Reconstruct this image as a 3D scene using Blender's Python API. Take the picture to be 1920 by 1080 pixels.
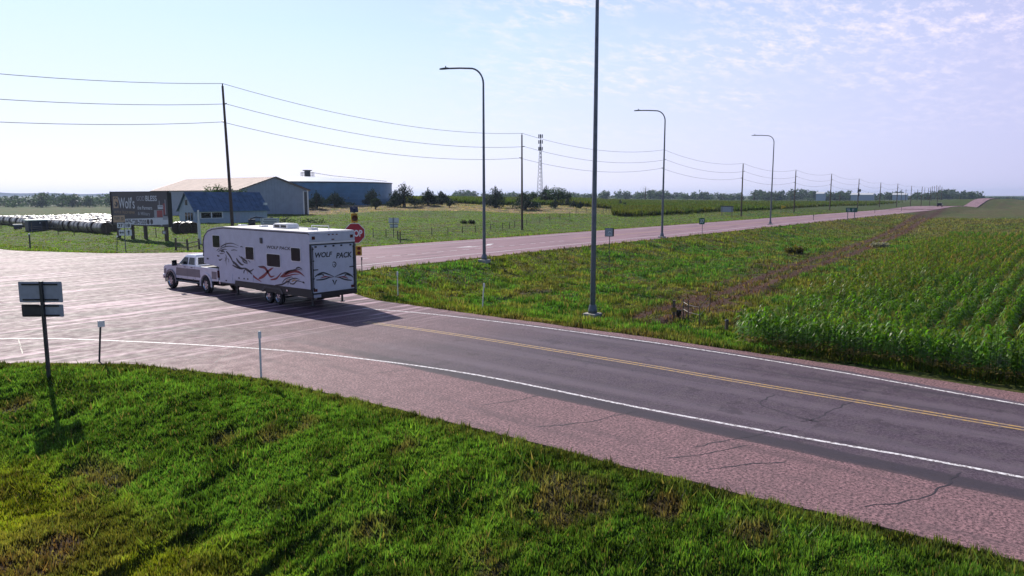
import bpy, bmesh, math, random
import numpy as np
from mathutils import Vector, Matrix
from mathutils.geometry import tessellate_polygon
random.seed(7); rng = np.random.default_rng(11)
for o in list(bpy.data.objects): bpy.data.objects.remove(o)
sc = bpy.context.scene
C = sc.collection
R = math.radians

# ------------------------------------------------------------------ camera
# world axes: +X runs along the highway (away to the right), +Y along the side road
FPX, CH = 1330.0, 5.8
PIT = math.atan(174.0/FPX)
AZ = math.atan2(1060.0, 1330.0)
SA, CA = math.sin(AZ), math.cos(AZ)
Fw = (CA, SA); Rt = (SA, -CA)
cam_d = bpy.data.cameras.new('camera'); cam = bpy.data.objects.new('camera', cam_d); C.objects.link(cam)
cam_d.sensor_width = 36; cam_d.lens = 36*FPX/1920.0; cam_d.clip_start = 0.1; cam_d.clip_end = 20000
fwd = Vector((Fw[0]*math.cos(PIT), Fw[1]*math.cos(PIT), -math.sin(PIT)))
cam.location = (0, 0, CH); cam.rotation_euler = fwd.to_track_quat('-Z', 'Y').to_euler()
sc.camera = cam

# ------------------------------------------------------------------ sky, sun, exposure
SUN_EL = R(35); SUN_H = (0.275, 0.962)
w = bpy.data.worlds.new('World'); sc.world = w; w.use_nodes = True
nt = w.node_tree; nt.nodes.clear()
def wn(t, **k):
    n = nt.nodes.new(t)
    for a, b in k.items(): setattr(n, a, b)
    return n
sky = wn('ShaderNodeTexSky', sky_type='NISHITA', sun_disc=False)
sky.sun_elevation = SUN_EL; sky.sun_rotation = math.atan2(SUN_H[0], SUN_H[1])
sky.air_density = 1.0; sky.dust_density = 0.6; sky.ozone_density = 1.5
tint = wn('ShaderNodeMix', data_type='RGBA', blend_type='MULTIPLY'); tint.inputs[0].default_value = 1.0
tint.inputs[7].default_value = (0.90, 0.86, 1.04, 1)
comp = wn('ShaderNodeMix', data_type='RGBA'); comp.inputs[0].default_value = 0.55
comp.inputs[7].default_value = (6.9, 7.1, 10.0, 1)
tc = wn('ShaderNodeTexCoord'); sep = wn('ShaderNodeSeparateXYZ')
# project the view direction on a high flat cloud layer
dz = wn('ShaderNodeMath', operation='ADD'); dz.inputs[1].default_value = 0.12
dx = wn('ShaderNodeMath', operation='DIVIDE'); dy = wn('ShaderNodeMath', operation='DIVIDE')
cmb = wn('ShaderNodeCombineXYZ')
n1 = wn('ShaderNodeTexNoise'); n1.inputs['Scale'].default_value = 1.1; n1.inputs['Detail'].default_value = 4
n2 = wn('ShaderNodeTexNoise'); n2.inputs['Scale'].default_value = 7; n2.inputs['Detail'].default_value = 10; n2.inputs['Roughness'].default_value = 0.72
mp = wn('ShaderNodeMapping'); mp.inputs['Scale'].default_value = (1.0, 1.7, 1); mp.inputs['Rotation'].default_value = (0, 0, 0.9)
L = nt.links.new
L(tc.outputs['Generated'], sep.inputs[0]); L(sep.outputs[2], dz.inputs[0])
L(sep.outputs[0], dx.inputs[0]); L(dz.outputs[0], dx.inputs[1]); L(sep.outputs[1], dy.inputs[0]); L(dz.outputs[0], dy.inputs[1])
L(dx.outputs[0], cmb.inputs[0]); L(dy.outputs[0], cmb.inputs[1]); L(cmb.outputs[0], mp.inputs[0])
L(cmb.outputs[0], n1.inputs[0]); L(mp.outputs[0], n2.inputs[0])
# cloud bank lies over the +X side of the sky
bank = wn('ShaderNodeMapRange'); bank.inputs['From Min'].default_value = 1.9; bank.inputs['From Max'].default_value = 2.9
L(dx.outputs[0], bank.inputs[0])
hgt = wn('ShaderNodeMapRange'); hgt.inputs['From Min'].default_value = 0.05; hgt.inputs['From Max'].default_value = 0.20
L(sep.outputs[2], hgt.inputs[0])
bandx = wn('ShaderNodeMapRange'); bandx.inputs['From Min'].default_value = 0.66; bandx.inputs['From Max'].default_value = 0.80
L(sep.outputs[0], bandx.inputs[0])
r1 = wn('ShaderNodeMapRange'); r1.inputs['From Min'].default_value = 0.34; r1.inputs['From Max'].default_value = 0.56; L(n1.outputs[0], r1.inputs[0])
r2 = wn('ShaderNodeMapRange'); r2.inputs['From Min'].default_value = 0.46; r2.inputs['From Max'].default_value = 0.66; L(n2.outputs[0], r2.inputs[0])
m1 = wn('ShaderNodeMath', operation='MULTIPLY'); m2 = wn('ShaderNodeMath', operation='MULTIPLY'); m3 = wn('ShaderNodeMath', operation='MULTIPLY')
m4 = wn('ShaderNodeMath', operation='MULTIPLY'); m4.inputs[1].default_value = 0.62
L(r1.outputs[0], m1.inputs[0]); L(r2.outputs[0], m1.inputs[1]); L(m1.outputs[0], m2.inputs[0]); L(hgt.outputs[0], m2.inputs[1])
L(m2.outputs[0], m3.inputs[0]); L(bandx.outputs[0], m3.inputs[1]); L(m3.outputs[0], m4.inputs[0])
# the pale summer haze brightens only the low sky on the sun's side
hz1 = wn('ShaderNodeMapRange', interpolation_type='SMOOTHSTEP'); hz1.inputs['From Min'].default_value = 0.50; hz1.inputs['From Max'].default_value = 0.16; L(sep.outputs[2], hz1.inputs[0])
sdot = wn('ShaderNodeVectorMath', operation='DOT_PRODUCT'); sdot.inputs[1].default_value = (SUN_H[0], SUN_H[1], 0); L(tc.outputs['Generated'], sdot.inputs[0])
hz2 = wn('ShaderNodeMapRange', interpolation_type='SMOOTHSTEP'); hz2.inputs['From Min'].default_value = -0.15; hz2.inputs['From Max'].default_value = 0.30; L(sdot.outputs['Value'], hz2.inputs[0])
hz3 = wn('ShaderNodeMath', operation='MULTIPLY'); L(hz1.outputs[0], hz3.inputs[0]); L(hz2.outputs[0], hz3.inputs[1])
hz4 = wn('ShaderNodeMath', operation='MULTIPLY'); hz4.inputs[1].default_value = 0.85; L(hz3.outputs[0], hz4.inputs[0]); L(hz4.outputs[0], comp.inputs[0])
dR = wn('ShaderNodeMapRange'); dR.inputs['From Min'].default_value = 0.30; dR.inputs['From Max'].default_value = 0.92; L(sdot.outputs['Value'], dR.inputs[0])
dZ = wn('ShaderNodeMapRange'); dZ.inputs['From Min'].default_value = 0.02; dZ.inputs['From Max'].default_value = 0.22; L(sep.outputs[2], dZ.inputs[0])
cLft = wn('ShaderNodeMix', data_type='RGBA'); cLft.inputs[6].default_value = (9.6, 9.7, 11.6, 1); cLft.inputs[7].default_value = (7.0, 9.2, 11.6, 1); L(dZ.outputs[0], cLft.inputs[0])
cAll = wn('ShaderNodeMix', data_type='RGBA'); cAll.inputs[6].default_value = (6.2, 6.2, 9.4, 1); L(dR.outputs[0], cAll.inputs[0]); L(cLft.outputs[2], cAll.inputs[7]); L(cAll.outputs[2], comp.inputs[7])
cl = wn('ShaderNodeMix', data_type='RGBA'); cl.inputs[7].default_value = (11.5, 10.0, 11.0, 1)
L(sky.outputs[0], tint.inputs[6]); L(tint.outputs[2], comp.inputs[6]); L(comp.outputs[2], cl.inputs[6]); L(m4.outputs[0], cl.inputs[0])
bg = wn('ShaderNodeBackground'); bg.inputs[1].default_value = 0.09
out = wn('ShaderNodeOutputWorld'); L(cl.outputs[2], bg.inputs[0]); L(bg.outputs[0], out.inputs[0])
sd = bpy.data.lights.new('sun', 'SUN'); sd.energy = 5.0; sd.angle = R(0.5); sd.color = (1.0, 0.93, 0.84)
sun = bpy.data.objects.new('sun', sd); C.objects.link(sun)
sv = Vector((SUN_H[0]*math.cos(SUN_EL), SUN_H[1]*math.cos(SUN_EL), math.sin(SUN_EL)))
sun.rotation_euler = sv.to_track_quat('Z', 'Y').to_euler()
sc.view_settings.view_transform = 'Standard'; sc.view_settings.look = 'None'
sc.view_settings.exposure = 0.25; sc.view_settings.gamma = 1.0
sc.render.engine = 'CYCLES'
sc.cycles.max_bounces = 6; sc.cycles.transparent_max_bounces = 8

# ------------------------------------------------------------------ pixel <-> place helpers
def PX(px, d):                      # column px of the 1920 wide photo, depth d -> ground plan position
    t = (px-960)/1341.0
    return (Fw[0]*d+Rt[0]*t*d, Fw[1]*d+Rt[1]*t*d)
def ZY(py, d):                      # row py at depth d -> height
    Y = 540-py
    return CH + d*(-FPX*math.sin(PIT)+Y*math.cos(PIT))/(FPX*math.cos(PIT)+Y*math.sin(PIT))
def ray(px, py):
    X = px-960; Y = 540-py
    a = FPX*math.cos(PIT)+Y*math.sin(PIT)
    return (Fw[0]*a+Rt[0]*X, Fw[1]*a+Rt[1]*X, -FPX*math.sin(PIT)+Y*math.cos(PIT))
def onU(px, py, u):                 # meet plane x=u -> (v,z)
    d = ray(px, py); t = u/d[0]; return (d[1]*t, CH+d[2]*t)
def onV(px, py, v):
    d = ray(px, py); t = v/d[1]; return (d[0]*t, CH+d[2]*t)
def depth(u, v): return u*Fw[0]+v*Fw[1]

# ------------------------------------------------------------------ numpy value noise
_perm = rng.random((256, 256))
def vn(x, y):
    xi = np.floor(x).astype(int); yi = np.floor(y).astype(int); fx = x-xi; fy = y-yi
    fx = fx*fx*(3-2*fx); fy = fy*fy*(3-2*fy)
    a = _perm[xi % 256, yi % 256]; b = _perm[(xi+1) % 256, yi % 256]; c = _perm[xi % 256, (yi+1) % 256]; d = _perm[(xi+1) % 256, (yi+1) % 256]
    return (a*(1-fx)+b*fx)*(1-fy)+(c*(1-fx)+d*fx)*fy
def fbm(x, y, o=4):
    s = 0; a = 0.5; n = 0
    for i in range(o):
        s = s+a*vn(x*2**i+17*i, y*2**i+5*i); n += a; a *= 0.5
    return s/n
def S(t): t = np.clip(t, 0, 1); return t*t*(3-2*t)

# ------------------------------------------------------------------ pavement outline and terrain
PAVE0 = [(25.0,-80),(25.1,-6),(25.3,0.9),(25.7,5.6),(25.95,14),(25.8,24),(25.9,30.4),(27.8,36.5),(31,41),(36,43.4),(60,43.9),(330,45.3),(330,62.6),(78,62.3),(52.1,63.1),(45,65),
 (37.7,69.2),(30.3,76.3),(25.8,87.1),(24,110),(24,600),(8,600),(8,85),(3,70),(-10,64),(-300,62.6),(-300,43.4),(-22,42.8),(-6,38.8),(2.5,33.9),(7.8,29.1),
 (10.6,25.2),(12.3,19.9),(12.7,15.2),(12.9,11.3),(13.1,5.7),(13.5,0),(13.9,-80)]
def ragged(poly, step=0.5, amp=0.12, lim=140):
    out = []
    for i, (a, b) in enumerate(zip(poly, poly[1:]+poly[:1])):
        Ld = math.hypot(b[0]-a[0], b[1]-a[1]); n = max(1, int(Ld/step)) if max(abs(a[0]), abs(b[0]), abs(a[1]), abs(b[1])) < lim else 1
        for k in range(n):
            t = k/n; x = a[0]+(b[0]-a[0])*t; y = a[1]+(b[1]-a[1])*t
            if n > 1:
                q = float(fbm(np.array([x*0.9+50]), np.array([y*0.9+50]))[0]-0.5)*2*amp + random.uniform(-.03, .03)
                nx, ny = (b[1]-a[1])/Ld, -(b[0]-a[0])/Ld; x += nx*q; y += ny*q
            out.append((x, y))
    return out
PA = np.array(PAVE0)
def inpave(x, y, poly=PA):
    ins = np.zeros(x.shape, bool); n = len(poly); j = n-1
    for i in range(n):
        xi, yi = poly[i]; xj, yj = poly[j]
        c = ((yi > y) != (yj > y)) & (x < (xj-xi)*(y-yi)/(yj-yi+1e-12)+xi)
        ins ^= c; j = i
    return ins
def dpave(x, y):
    best = np.full(x.shape, 1e9); n = len(PA)
    for i in range(n):
        a = PA[i]; b = PA[(i+1) % n]; d = b-a; l2 = d@d
        t = np.clip(((x-a[0])*d[0]+(y-a[1])*d[1])/l2, 0, 1)
        best = np.minimum(best, (x-a[0]-t*d[0])**2+(y-a[1]-t*d[1])**2)
    # highway strip beyond the intersection sheet
    inr = (x > 300)
    dv = np.maximum(np.abs(y-54)-8.7, 0)
    return np.where(inr, dv, np.sqrt(best))
ZU = np.array([-400, 320, 380, 440, 495, 535, 570, 600, 640, 700, 800, 1000.]); ZZ = np.array([0, 0, .7, .1, -2.6, -3.2, -1.8, .6, 3.0, 3.4, 0, -4.])
def zr(u):
    return (np.interp(u-12, ZU, ZZ)+np.interp(u, ZU, ZZ)+np.interp(u+12, ZU, ZZ))/3
CT = [ # (column, depth, height)
 (-300,90,-.3),(-300,400,-3),(0,90,-.2),(0,130,-.3),(0,200,-1.2),(0,420,-4),(0,800,-6),(0,1600,-5),(220,110,-.2),(220,160,-.3),(220,300,-2),(220,700,-5),
 (400,120,-.1),(400,160,-.1),(400,300,-.5),(400,700,-4),(578,115,-.1),(578,165,0),(578,203,.3),(578,228,2.3),(578,260,2.8),(578,330,2.6),(578,700,0),
 (800,115,0),(800,165,.2),(800,205,1.6),(800,235,2.9),(800,300,3.4),(800,500,3.6),(800,900,2),(1000,130,0),(1000,190,.9),(1000,250,2.2),(1000,330,2.8),(1000,520,3),
 (1240,150,0),(1240,220,.1),(1240,300,.3),(1240,420,.7),(1240,900,-1),(1500,200,0),(1500,300,0),(1500,600,0),(1500,1200,-3),(1750,400,-.6),(1750,700,.5),
 (1900,150,.1),(1900,300,.4),(1900,500,.3),(1900,900,-1.5),(2400,200,0),(2400,900,0)]
_ca = np.array([math.atan((c[0]-960)/1341.)*3.2 for c in CT]); _cl = np.array([math.log(c[1]) for c in CT]); _cz = np.array([c[2] for c in CT])
def zidw(x, y):
    dep = x*Fw[0]+y*Fw[1]; lat = x*Rt[0]+y*Rt[1]
    r = np.sqrt(dep*dep+lat*lat)+1e-6; a = np.arctan2(lat, dep)*3.2; l = np.log(np.maximum(np.abs(dep), r*.5))
    W = 0; Z = 0
    for i in range(len(CT)):
        q = 1/((a-_ca[i])**2+(l-_cl[i])**2+0.004)**2
        W = W+q; Z = Z+q*_cz[i]
    return Z/W
def zt(x, y, bump=True):
    x = np.asarray(x, float); y = np.asarray(y, float)
    e = dpave(x, y); ins = inpave(x, y) | ((x > 300) & (np.abs(y-54) < 8.7))
    base = zr(x)
    far = zidw(x, y)
    sw = (x < 20) & (y < 45); se = (x >= 20) & (y < 50)
    z = np.where(sw, -1.35*S(e/8.0), np.where(se, -1.15*S(e/9.0)+far*S((e-25)/50), -0.55*S(e/6.0)*(1-S((e-10)/20))+far*S((e-6)/30)))
    z = z+base*(1-S((e-5)/45))
    if bump:
        r = np.hypot(x, y)
        z = z+(fbm(x*.55, y*.55, 4)-.5)*.42*S(e/2.5)*(1-S((r-120)/120)*.5)-.16*S((fbm(x*.3+7, y*1.1+3, 3)-.6)/.08)*S((e-2)/2)*(1-S((r-60)/60))+(fbm(x*.07+9, y*.07, 3)-.5)*.5*S((e-4)/12)
    z = z-0.045-0.05*S((x-150)/200)
    z = np.where(ins, base-0.10-0.3*S((x-300)/60)-np.maximum(0, .0)*0, z)
    return z
def zt1(u, v): return float(zt(np.array([u]), np.array([v]))[0])
def GP(px, py):                     # ground point seen at a pixel of the photo
    d = ray(px, py); t = CH/-d[2] if d[2] < 0 else 1.0
    lo, hi = t*0.3, t*2.2; a = lo
    ts = np.linspace(lo, hi, 400); hx = d[0]*ts; hy = d[1]*ts; hz = CH+d[2]*ts
    g = zt(hx, hy); k = np.argmax(hz < g)
    if not (hz < g).any(): k = 399
    return (float(hx[k]), float(hy[k]), float(g[k]))

# ------------------------------------------------------------------ object helpers
class MB:
    def __init__(s): s.v = []; s.f = []; s.m = []
    def add(s, vs, fs, m=0):
        b = len(s.v); s.v += [tuple(q) for q in vs]; s.f += [tuple(i+b for i in f) for f in fs]; s.m += [m]*len(fs); return s
    def box(s, x0, x1, y0, y1, z0, z1, m=0):
        return s.add([(x0,y0,z0),(x1,y0,z0),(x1,y1,z0),(x0,y1,z0),(x0,y0,z1),(x1,y0,z1),(x1,y1,z1),(x0,y1,z1)],
              [(0,3,2,1),(4,5,6,7),(0,1,5,4),(1,2,6,5),(2,3,7,6),(3,0,4,7)], m)
    def tube(s, pts, r, n=8, m=0, cap=True):
        rs = r if isinstance(r, (list, tuple)) else [r]*len(pts); P = [Vector(p) for p in pts]; b = len(s.v)
        for i, p in enumerate(P):
            t = (P[min(i+1, len(P)-1)]-P[max(i-1, 0)]).normalized()
            a = Vector((0, 0, 1)) if abs(t.z) < .9 else Vector((1, 0, 0))
            x = t.cross(a).normalized(); y = t.cross(x)
            for k in range(n):
                q = 2*math.pi*k/n; s.v.append(tuple(p+(x*math.cos(q)+y*math.sin(q))*rs[i]))
        for i in range(len(P)-1):
            for k in range(n):
                s.f.append((b+i*n+k, b+i*n+(k+1) % n, b+(i+1)*n+(k+1) % n, b+(i+1)*n+k)); s.m.append(m)
        if cap:
            s.f.append(tuple(b+k for k in range(n))); s.m.append(m)
            s.f.append(tuple(b+(len(P)-1)*n+k for k in reversed(range(n)))); s.m.append(m)
        return s
    def prism(s, poly, x0, x1, axis='x', m=0):   # poly of (a,b) extruded
        n = len(poly)
        mk = {'x': lambda t, a, b: (t, a, b), 'y': lambda t, a, b: (a, t, b), 'z': lambda t, a, b: (a, b, t)}[axis]
        vs = [mk(x0, a, b) for a, b in poly]+[mk(x1, a, b) for a, b in poly]
        fs = [tuple(range(n)), tuple(range(2*n-1, n-1, -1))]+[(i, i+n, (i+1) % n+n, (i+1) % n) for i in range(n)]
        return s.add(vs, fs, m)
    def lathe(s, prof, n=24, c=(0, 0, 0), m=0, axis='z'):
        b = len(s.v)
        for r, z in prof:
            for k in range(n):
                q = 2*math.pi*k/n; a, d = r*math.cos(q), r*math.sin(q)
                s.v.append((c[0]+a, c[1]+d, c[2]+z) if axis == 'z' else (c[0]+z, c[1]+a, c[2]+d) if axis == 'x' else (c[0]+a, c[1]+z, c[2]+d))
        for i in range(len(prof)-1):
            for k in range(n):
                s.f.append((b+i*n+k, b+i*n+(k+1) % n, b+(i+1)*n+(k+1) % n, b+(i+1)*n+k)); s.m.append(m)
        return s
def fixn(me, bev=0, smooth=False, seg=2):
    bm = bmesh.new(); bm.from_mesh(me)
    bmesh.ops.recalc_face_normals(bm, faces=bm.faces)
    if bev:
        es = [e for e in bm.edges if len(e.link_faces) == 2 and e.calc_face_angle(0) > .5]
        try: bmesh.ops.bevel(bm, geom=es, offset=bev, segments=seg, profile=.6, affect='EDGES', clamp_overlap=True)
        except Exception: pass
    if smooth:
        for f in bm.faces: f.smooth = True
        for e in bm.edges:
            if len(e.link_faces) == 2 and e.calc_face_angle(0) > .6: e.smooth = False
    bm.to_mesh(me); bm.free()
def obj(name, mb, mats, parent=None, bev=0, smooth=False, loc=None, rotz=None):
    me = bpy.data.meshes.new(name); me.from_pydata(mb.v, [], mb.f)
    if not isinstance(mats, (list, tuple)): mats = [mats]
    for m in mats: me.materials.append(m)
    if len(mats) > 1: me.polygons.foreach_set('material_index', mb.m)
    me.update(); fixn(me, bev, smooth)
    o = bpy.data.objects.new(name, me); C.objects.link(o)
    if parent is not None: o.parent = parent
    if loc is not None: o.location = loc
    if rotz is not None: o.rotation_euler = (0, 0, rotz)
    return o
def npmesh(name, V, F, mats, attr=None, mi=None, smooth=False):
    # V (n,3), F (m,k) all the same size
    me = bpy.data.meshes.new(name); n = len(V); m, k = F.shape
    me.vertices.add(n); me.vertices.foreach_set('co', V.astype(np.float32).ravel())
    me.loops.add(m*k); me.loops.foreach_set('vertex_index', F.astype(np.int32).ravel())
    me.polygons.add(m); me.polygons.foreach_set('loop_start', (np.arange(m)*k).astype(np.int32))
    try: me.polygons.foreach_set('loop_total', np.full(m, k, np.int32))
    except Exception: pass
    if not isinstance(mats, (list, tuple)): mats = [mats]
    for q in mats: me.materials.append(q)
    if mi is not None: me.polygons.foreach_set('material_index', mi.astype(np.int32))
    if attr is not None:
        for an, av in attr.items():
            a = me.color_attributes.new(an, 'FLOAT_COLOR', 'POINT'); a.data.foreach_set('color', av.astype(np.float32).ravel())
    me.update(); me.validate()
    if smooth: me.polygons.foreach_set('use_smooth', np.ones(m, bool))
    o = bpy.data.objects.new(name, me); C.objects.link(o); return o
def thing(name, label, cat, loc=(0, 0, 0), rotz=0, group=None):
    o = bpy.data.objects.new(name, None); C.objects.link(o); o.location = loc; o.rotation_euler = (0, 0, rotz)
    o['label'] = label; o['category'] = cat
    if group: o['group'] = group
    o.empty_display_size = .2
    return o
def tag(o, label, cat, group=None):
    o['label'] = label; o['category'] = cat
    if group: o['group'] = group
    return o
def kind(o, k, label=None):
    o['kind'] = k
    if label: o['label'] = label
    return o
def dup(root, loc, rotz, label=None, group=None, sx=None):
    r = root.copy(); C.objects.link(r); r.location = loc; r.rotation_euler = (0, 0, rotz)
    if sx: r.scale = sx
    if label: r['label'] = label
    if group: r['group'] = group
    for ch in list(root.children):
        c = ch.copy(); C.objects.link(c); c.parent = r
        for g in list(ch.children):
            d = g.copy(); C.objects.link(d); d.parent = c
    return r

# ------------------------------------------------------------------ materials
def mat(name, col, rough=.6, metal=0, var=.15, scale=6, spec=.5, bump=0, dirt=None, coat=0):
    m = bpy.data.materials.new(name); m.use_nodes = True; t = m.node_tree; b = t.nodes['Principled BSDF']
    b.inputs['Roughness'].default_value = rough; b.inputs['Metallic'].default_value = metal; b.inputs['Specular IOR Level'].default_value = spec
    if coat: b.inputs['Coat Weight'].default_value = coat; b.inputs['Coat Roughness'].default_value = .08
    tx = t.nodes.new('ShaderNodeTexCoord'); n = t.nodes.new('ShaderNodeTexNoise'); n.inputs['Scale'].default_value = scale; n.inputs['Detail'].default_value = 6; n.inputs['Roughness'].default_value = .65
    t.links.new(tx.outputs['Object'], n.inputs[0])
    cr = t.nodes.new('ShaderNodeValToRGB'); t.links.new(n.outputs[0], cr.inputs[0])
    c2 = dirt if dirt else [c*(1-var*1.6) for c in col]
    cr.color_ramp.elements[0].position = .3; cr.color_ramp.elements[0].color = (*c2[:3], 1)
    cr.color_ramp.elements[1].position = .62; cr.color_ramp.elements[1].color = (*[min(1, c*(1+var*.4)) for c in col], 1)
    t.links.new(cr.outputs[0], b.inputs['Base Color'])
    if bump:
        bp = t.nodes.new('ShaderNodeBump'); bp.inputs['Strength'].default_value = bump; bp.inputs['Distance'].default_value = .02
        t.links.new(n.outputs[0], bp.inputs['Height']); t.links.new(bp.outputs[0], b.inputs['Normal'])
    return m
def leafmat(name, attr='col', trans=.45, rough=.55):
    m = bpy.data.materials.new(name); m.use_nodes = True; t = m.node_tree; t.nodes.clear()
    a = t.nodes.new('ShaderNodeAttribute'); a.attribute_name = attr
    p = t.nodes.new('ShaderNodeBsdfPrincipled'); p.inputs['Roughness'].default_value = rough; p.inputs['Specular IOR Level'].default_value = .25
    tr = t.nodes.new('ShaderNodeBsdfTranslucent'); mx = t.nodes.new('ShaderNodeMixShader'); mx.inputs[0].default_value = trans
    g = t.nodes.new('ShaderNodeMix'); g.data_type = 'RGBA'; g.blend_type = 'MULTIPLY'; g.inputs[0].default_value = 1; g.inputs[7].default_value = (1.25, 1.35, .55, 1)
    o = t.nodes.new('ShaderNodeOutputMaterial')
    t.links.new(a.outputs[0], p.inputs['Base Color']); t.links.new(a.outputs[0], g.inputs[6]); t.links.new(g.outputs[2], tr.inputs[0])
    t.links.new(p.outputs[0], mx.inputs[1]); t.links.new(tr.outputs[0], mx.inputs[2]); t.links.new(mx.outputs[0], o.inputs[0])
    return m
LEAF = leafmat('leaf'); GRASS = leafmat('grass_blades', trans=.5); CORN = leafmat('corn_leaf', trans=.5, rough=.42)
CEDAR = leafmat('cedar_leaf', trans=.15)
M = dict(
 galv=mat('galvanised_steel', (.15,.165,.20), .42, .7, .2, 3), darksteel=mat('dark_steel', (.07,.075,.085), .45, .6, .2, 4), signback=mat('sign_back_aluminium', (.40,.42,.50), .45, .1, .12, 5),
 pole=mat('weathered_pole_wood', (.10,.07,.055), .85, 0, .3, 9, bump=.4), wood=mat('fence_wood', (.17,.13,.10), .9, 0, .3, 12, bump=.4), conc=mat('concrete', (.42,.40,.37), .9, 0, .2, 8, bump=.3),
 white=mat('white_paint', (.78,.79,.80), .35, 0, .05, 4), trailerw=mat('trailer_gelcoat', (.58,.62,.72), .28, 0, .07, 2.2, coat=.3), roofw=mat('trailer_roof_membrane', (.78,.75,.72), .5, 0, .15, 3),
 black=mat('black_plastic', (.012,.012,.014), .5, 0, .2, 6), rubber=mat('tyre_rubber', (.015,.015,.016), .8, 0, .3, 20, bump=.2), glass=mat('dark_glass', (.006,.008,.012), .15, 0, .1, 2, spec=.3),
 truckw=mat('truck_white_paint', (.78,.79,.84), .22, .1, .05, 3, coat=.8), truckg=mat('truck_grey_paint', (.20,.20,.225), .25, .3, .08, 3, coat=.8), chrome=mat('chrome', (.72,.74,.78), .12, 1, .05, 5),
 red=mat('stop_red', (.42,.012,.03), .4, 0, .12, 5), whitet=mat('reflective_white', (.85,.85,.88), .4, 0, .03, 5), amber=mat('amber_housing', (.62,.32,.02), .45, 0, .1, 5), tail=mat('tail_lamp_red', (.09,.01,.015), .2, 0, .1, 5),
 lens=mat('red_lens', (.16,.01,.01), .2, 0, .1, 5), solar=mat('solar_panel', (.01,.015,.04), .2, 0, .2, 12), green=mat('sign_green', (.01,.13,.09), .4, 0, .1, 4), yellow=mat('sign_yellow', (.75,.48,.02), .45, 0, .06, 5),
 decalblk=mat('decal_charcoal', (.02,.022,.035), .3, 0, .1, 5), decalred=mat('decal_red', (.26,.018,.03), .3, 0, .3, 2.5), decalgold=mat('decal_gold', (.45,.28,.14), .35, 0, .1, 5),
 bboard=mat('billboard_navy', (.022,.02,.04), .5, 0, .2, 2), bbtan=mat('billboard_tan', (.55,.36,.22), .5, 0, .15, 3), bbgrey=mat('billboard_grey', (.36,.36,.42), .5, 0, .12, 3), bbred=mat('billboard_red', (.36,.03,.04), .5, 0, .3, 2), bbwhite=mat('billboard_white', (.70,.71,.78), .5, 0, .08, 2),
 bluesteel=mat('tank_blue_steel', (.085,.22,.38), .4, .15, .18, .25), tankroof=mat('tank_roof', (.62,.66,.72), .4, .2, .08, .3), shedwall=mat('shed_wall_steel', (.31,.36,.45), .5, .2, .1, .5), shedroof=mat('shed_roof_steel', (.36,.25,.23), .7, .1, .18, .4),
 houseroof=mat('blue_roof_steel', (.085,.155,.26), .38, .3, .25, .8), housewall=mat('pale_siding', (.38,.46,.55), .6, 0, .1, 2), bale=mat('bale_net_wrap', (.19,.165,.14), .33, 0, .25, 4, bump=.3), baleend=mat('bale_end_straw', (.10,.07,.05), .95, 0, .4, 6, bump=.5),
 trunk=mat('bark', (.09,.07,.05), .95, 0, .3, 14, bump=.5), hutw=mat('hut_dark_wall', (.05,.055,.075), .6, 0, .2, 3), hutr=mat('hut_pale_roof', (.42,.55,.55), .4, .2, .1, 3), carpaint=mat('car_dark_paint', (.03,.03,.04), .25, .3, .1, 3, coat=.5),
 wire=mat('wire', (.05,.05,.055), .5, .5, .1, 5), plinth=mat('white_post', (.72,.73,.74), .6, 0, .1, 5))

# ------------------------------------------------------------------ the setting: ground
TRK = [(1215,598),(1300,572),(1400,540),(1500,500),(1600,468),(1680,437),(1715,415),(1745,398),(1785,388)]
TP = [GP(*q)[:2] for q in TRK]
TP2 = [(TP[i][0]*(1-t)+TP[i+1][0]*t, TP[i][1]*(1-t)+TP[i+1][1]*t) for i in range(len(TP)-1) for t in (0, .5)]+[TP[-1]]
TP3 = [GP(*q)[:2] for q in ((1290,552),(1400,516),(1500,487),(1560,472),(1640,450),(1700,428))]
def dline(x, y, pts):
    best = np.full(x.shape, 1e9); side = np.zeros(x.shape)
    for a, b in zip(pts[:-1], pts[1:]):
        dx_, dy_ = b[0]-a[0], b[1]-a[1]; l = math.hypot(dx_, dy_)
        t = np.clip(((x-a[0])*dx_+(y-a[1])*dy_)/l**2, 0, 1)
        ex, ey = x-a[0]-t*dx_, y-a[1]-t*dy_; d = np.hypot(ex, ey); k = d < best
        side = np.where(k, (ex*dy_-ey*dx_)/l, side); best = np.where(k, d, best)
    return best, side
def mixc(a, b, t): return a*(1-t[..., None])+np.array(b)*t[..., None]
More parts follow.
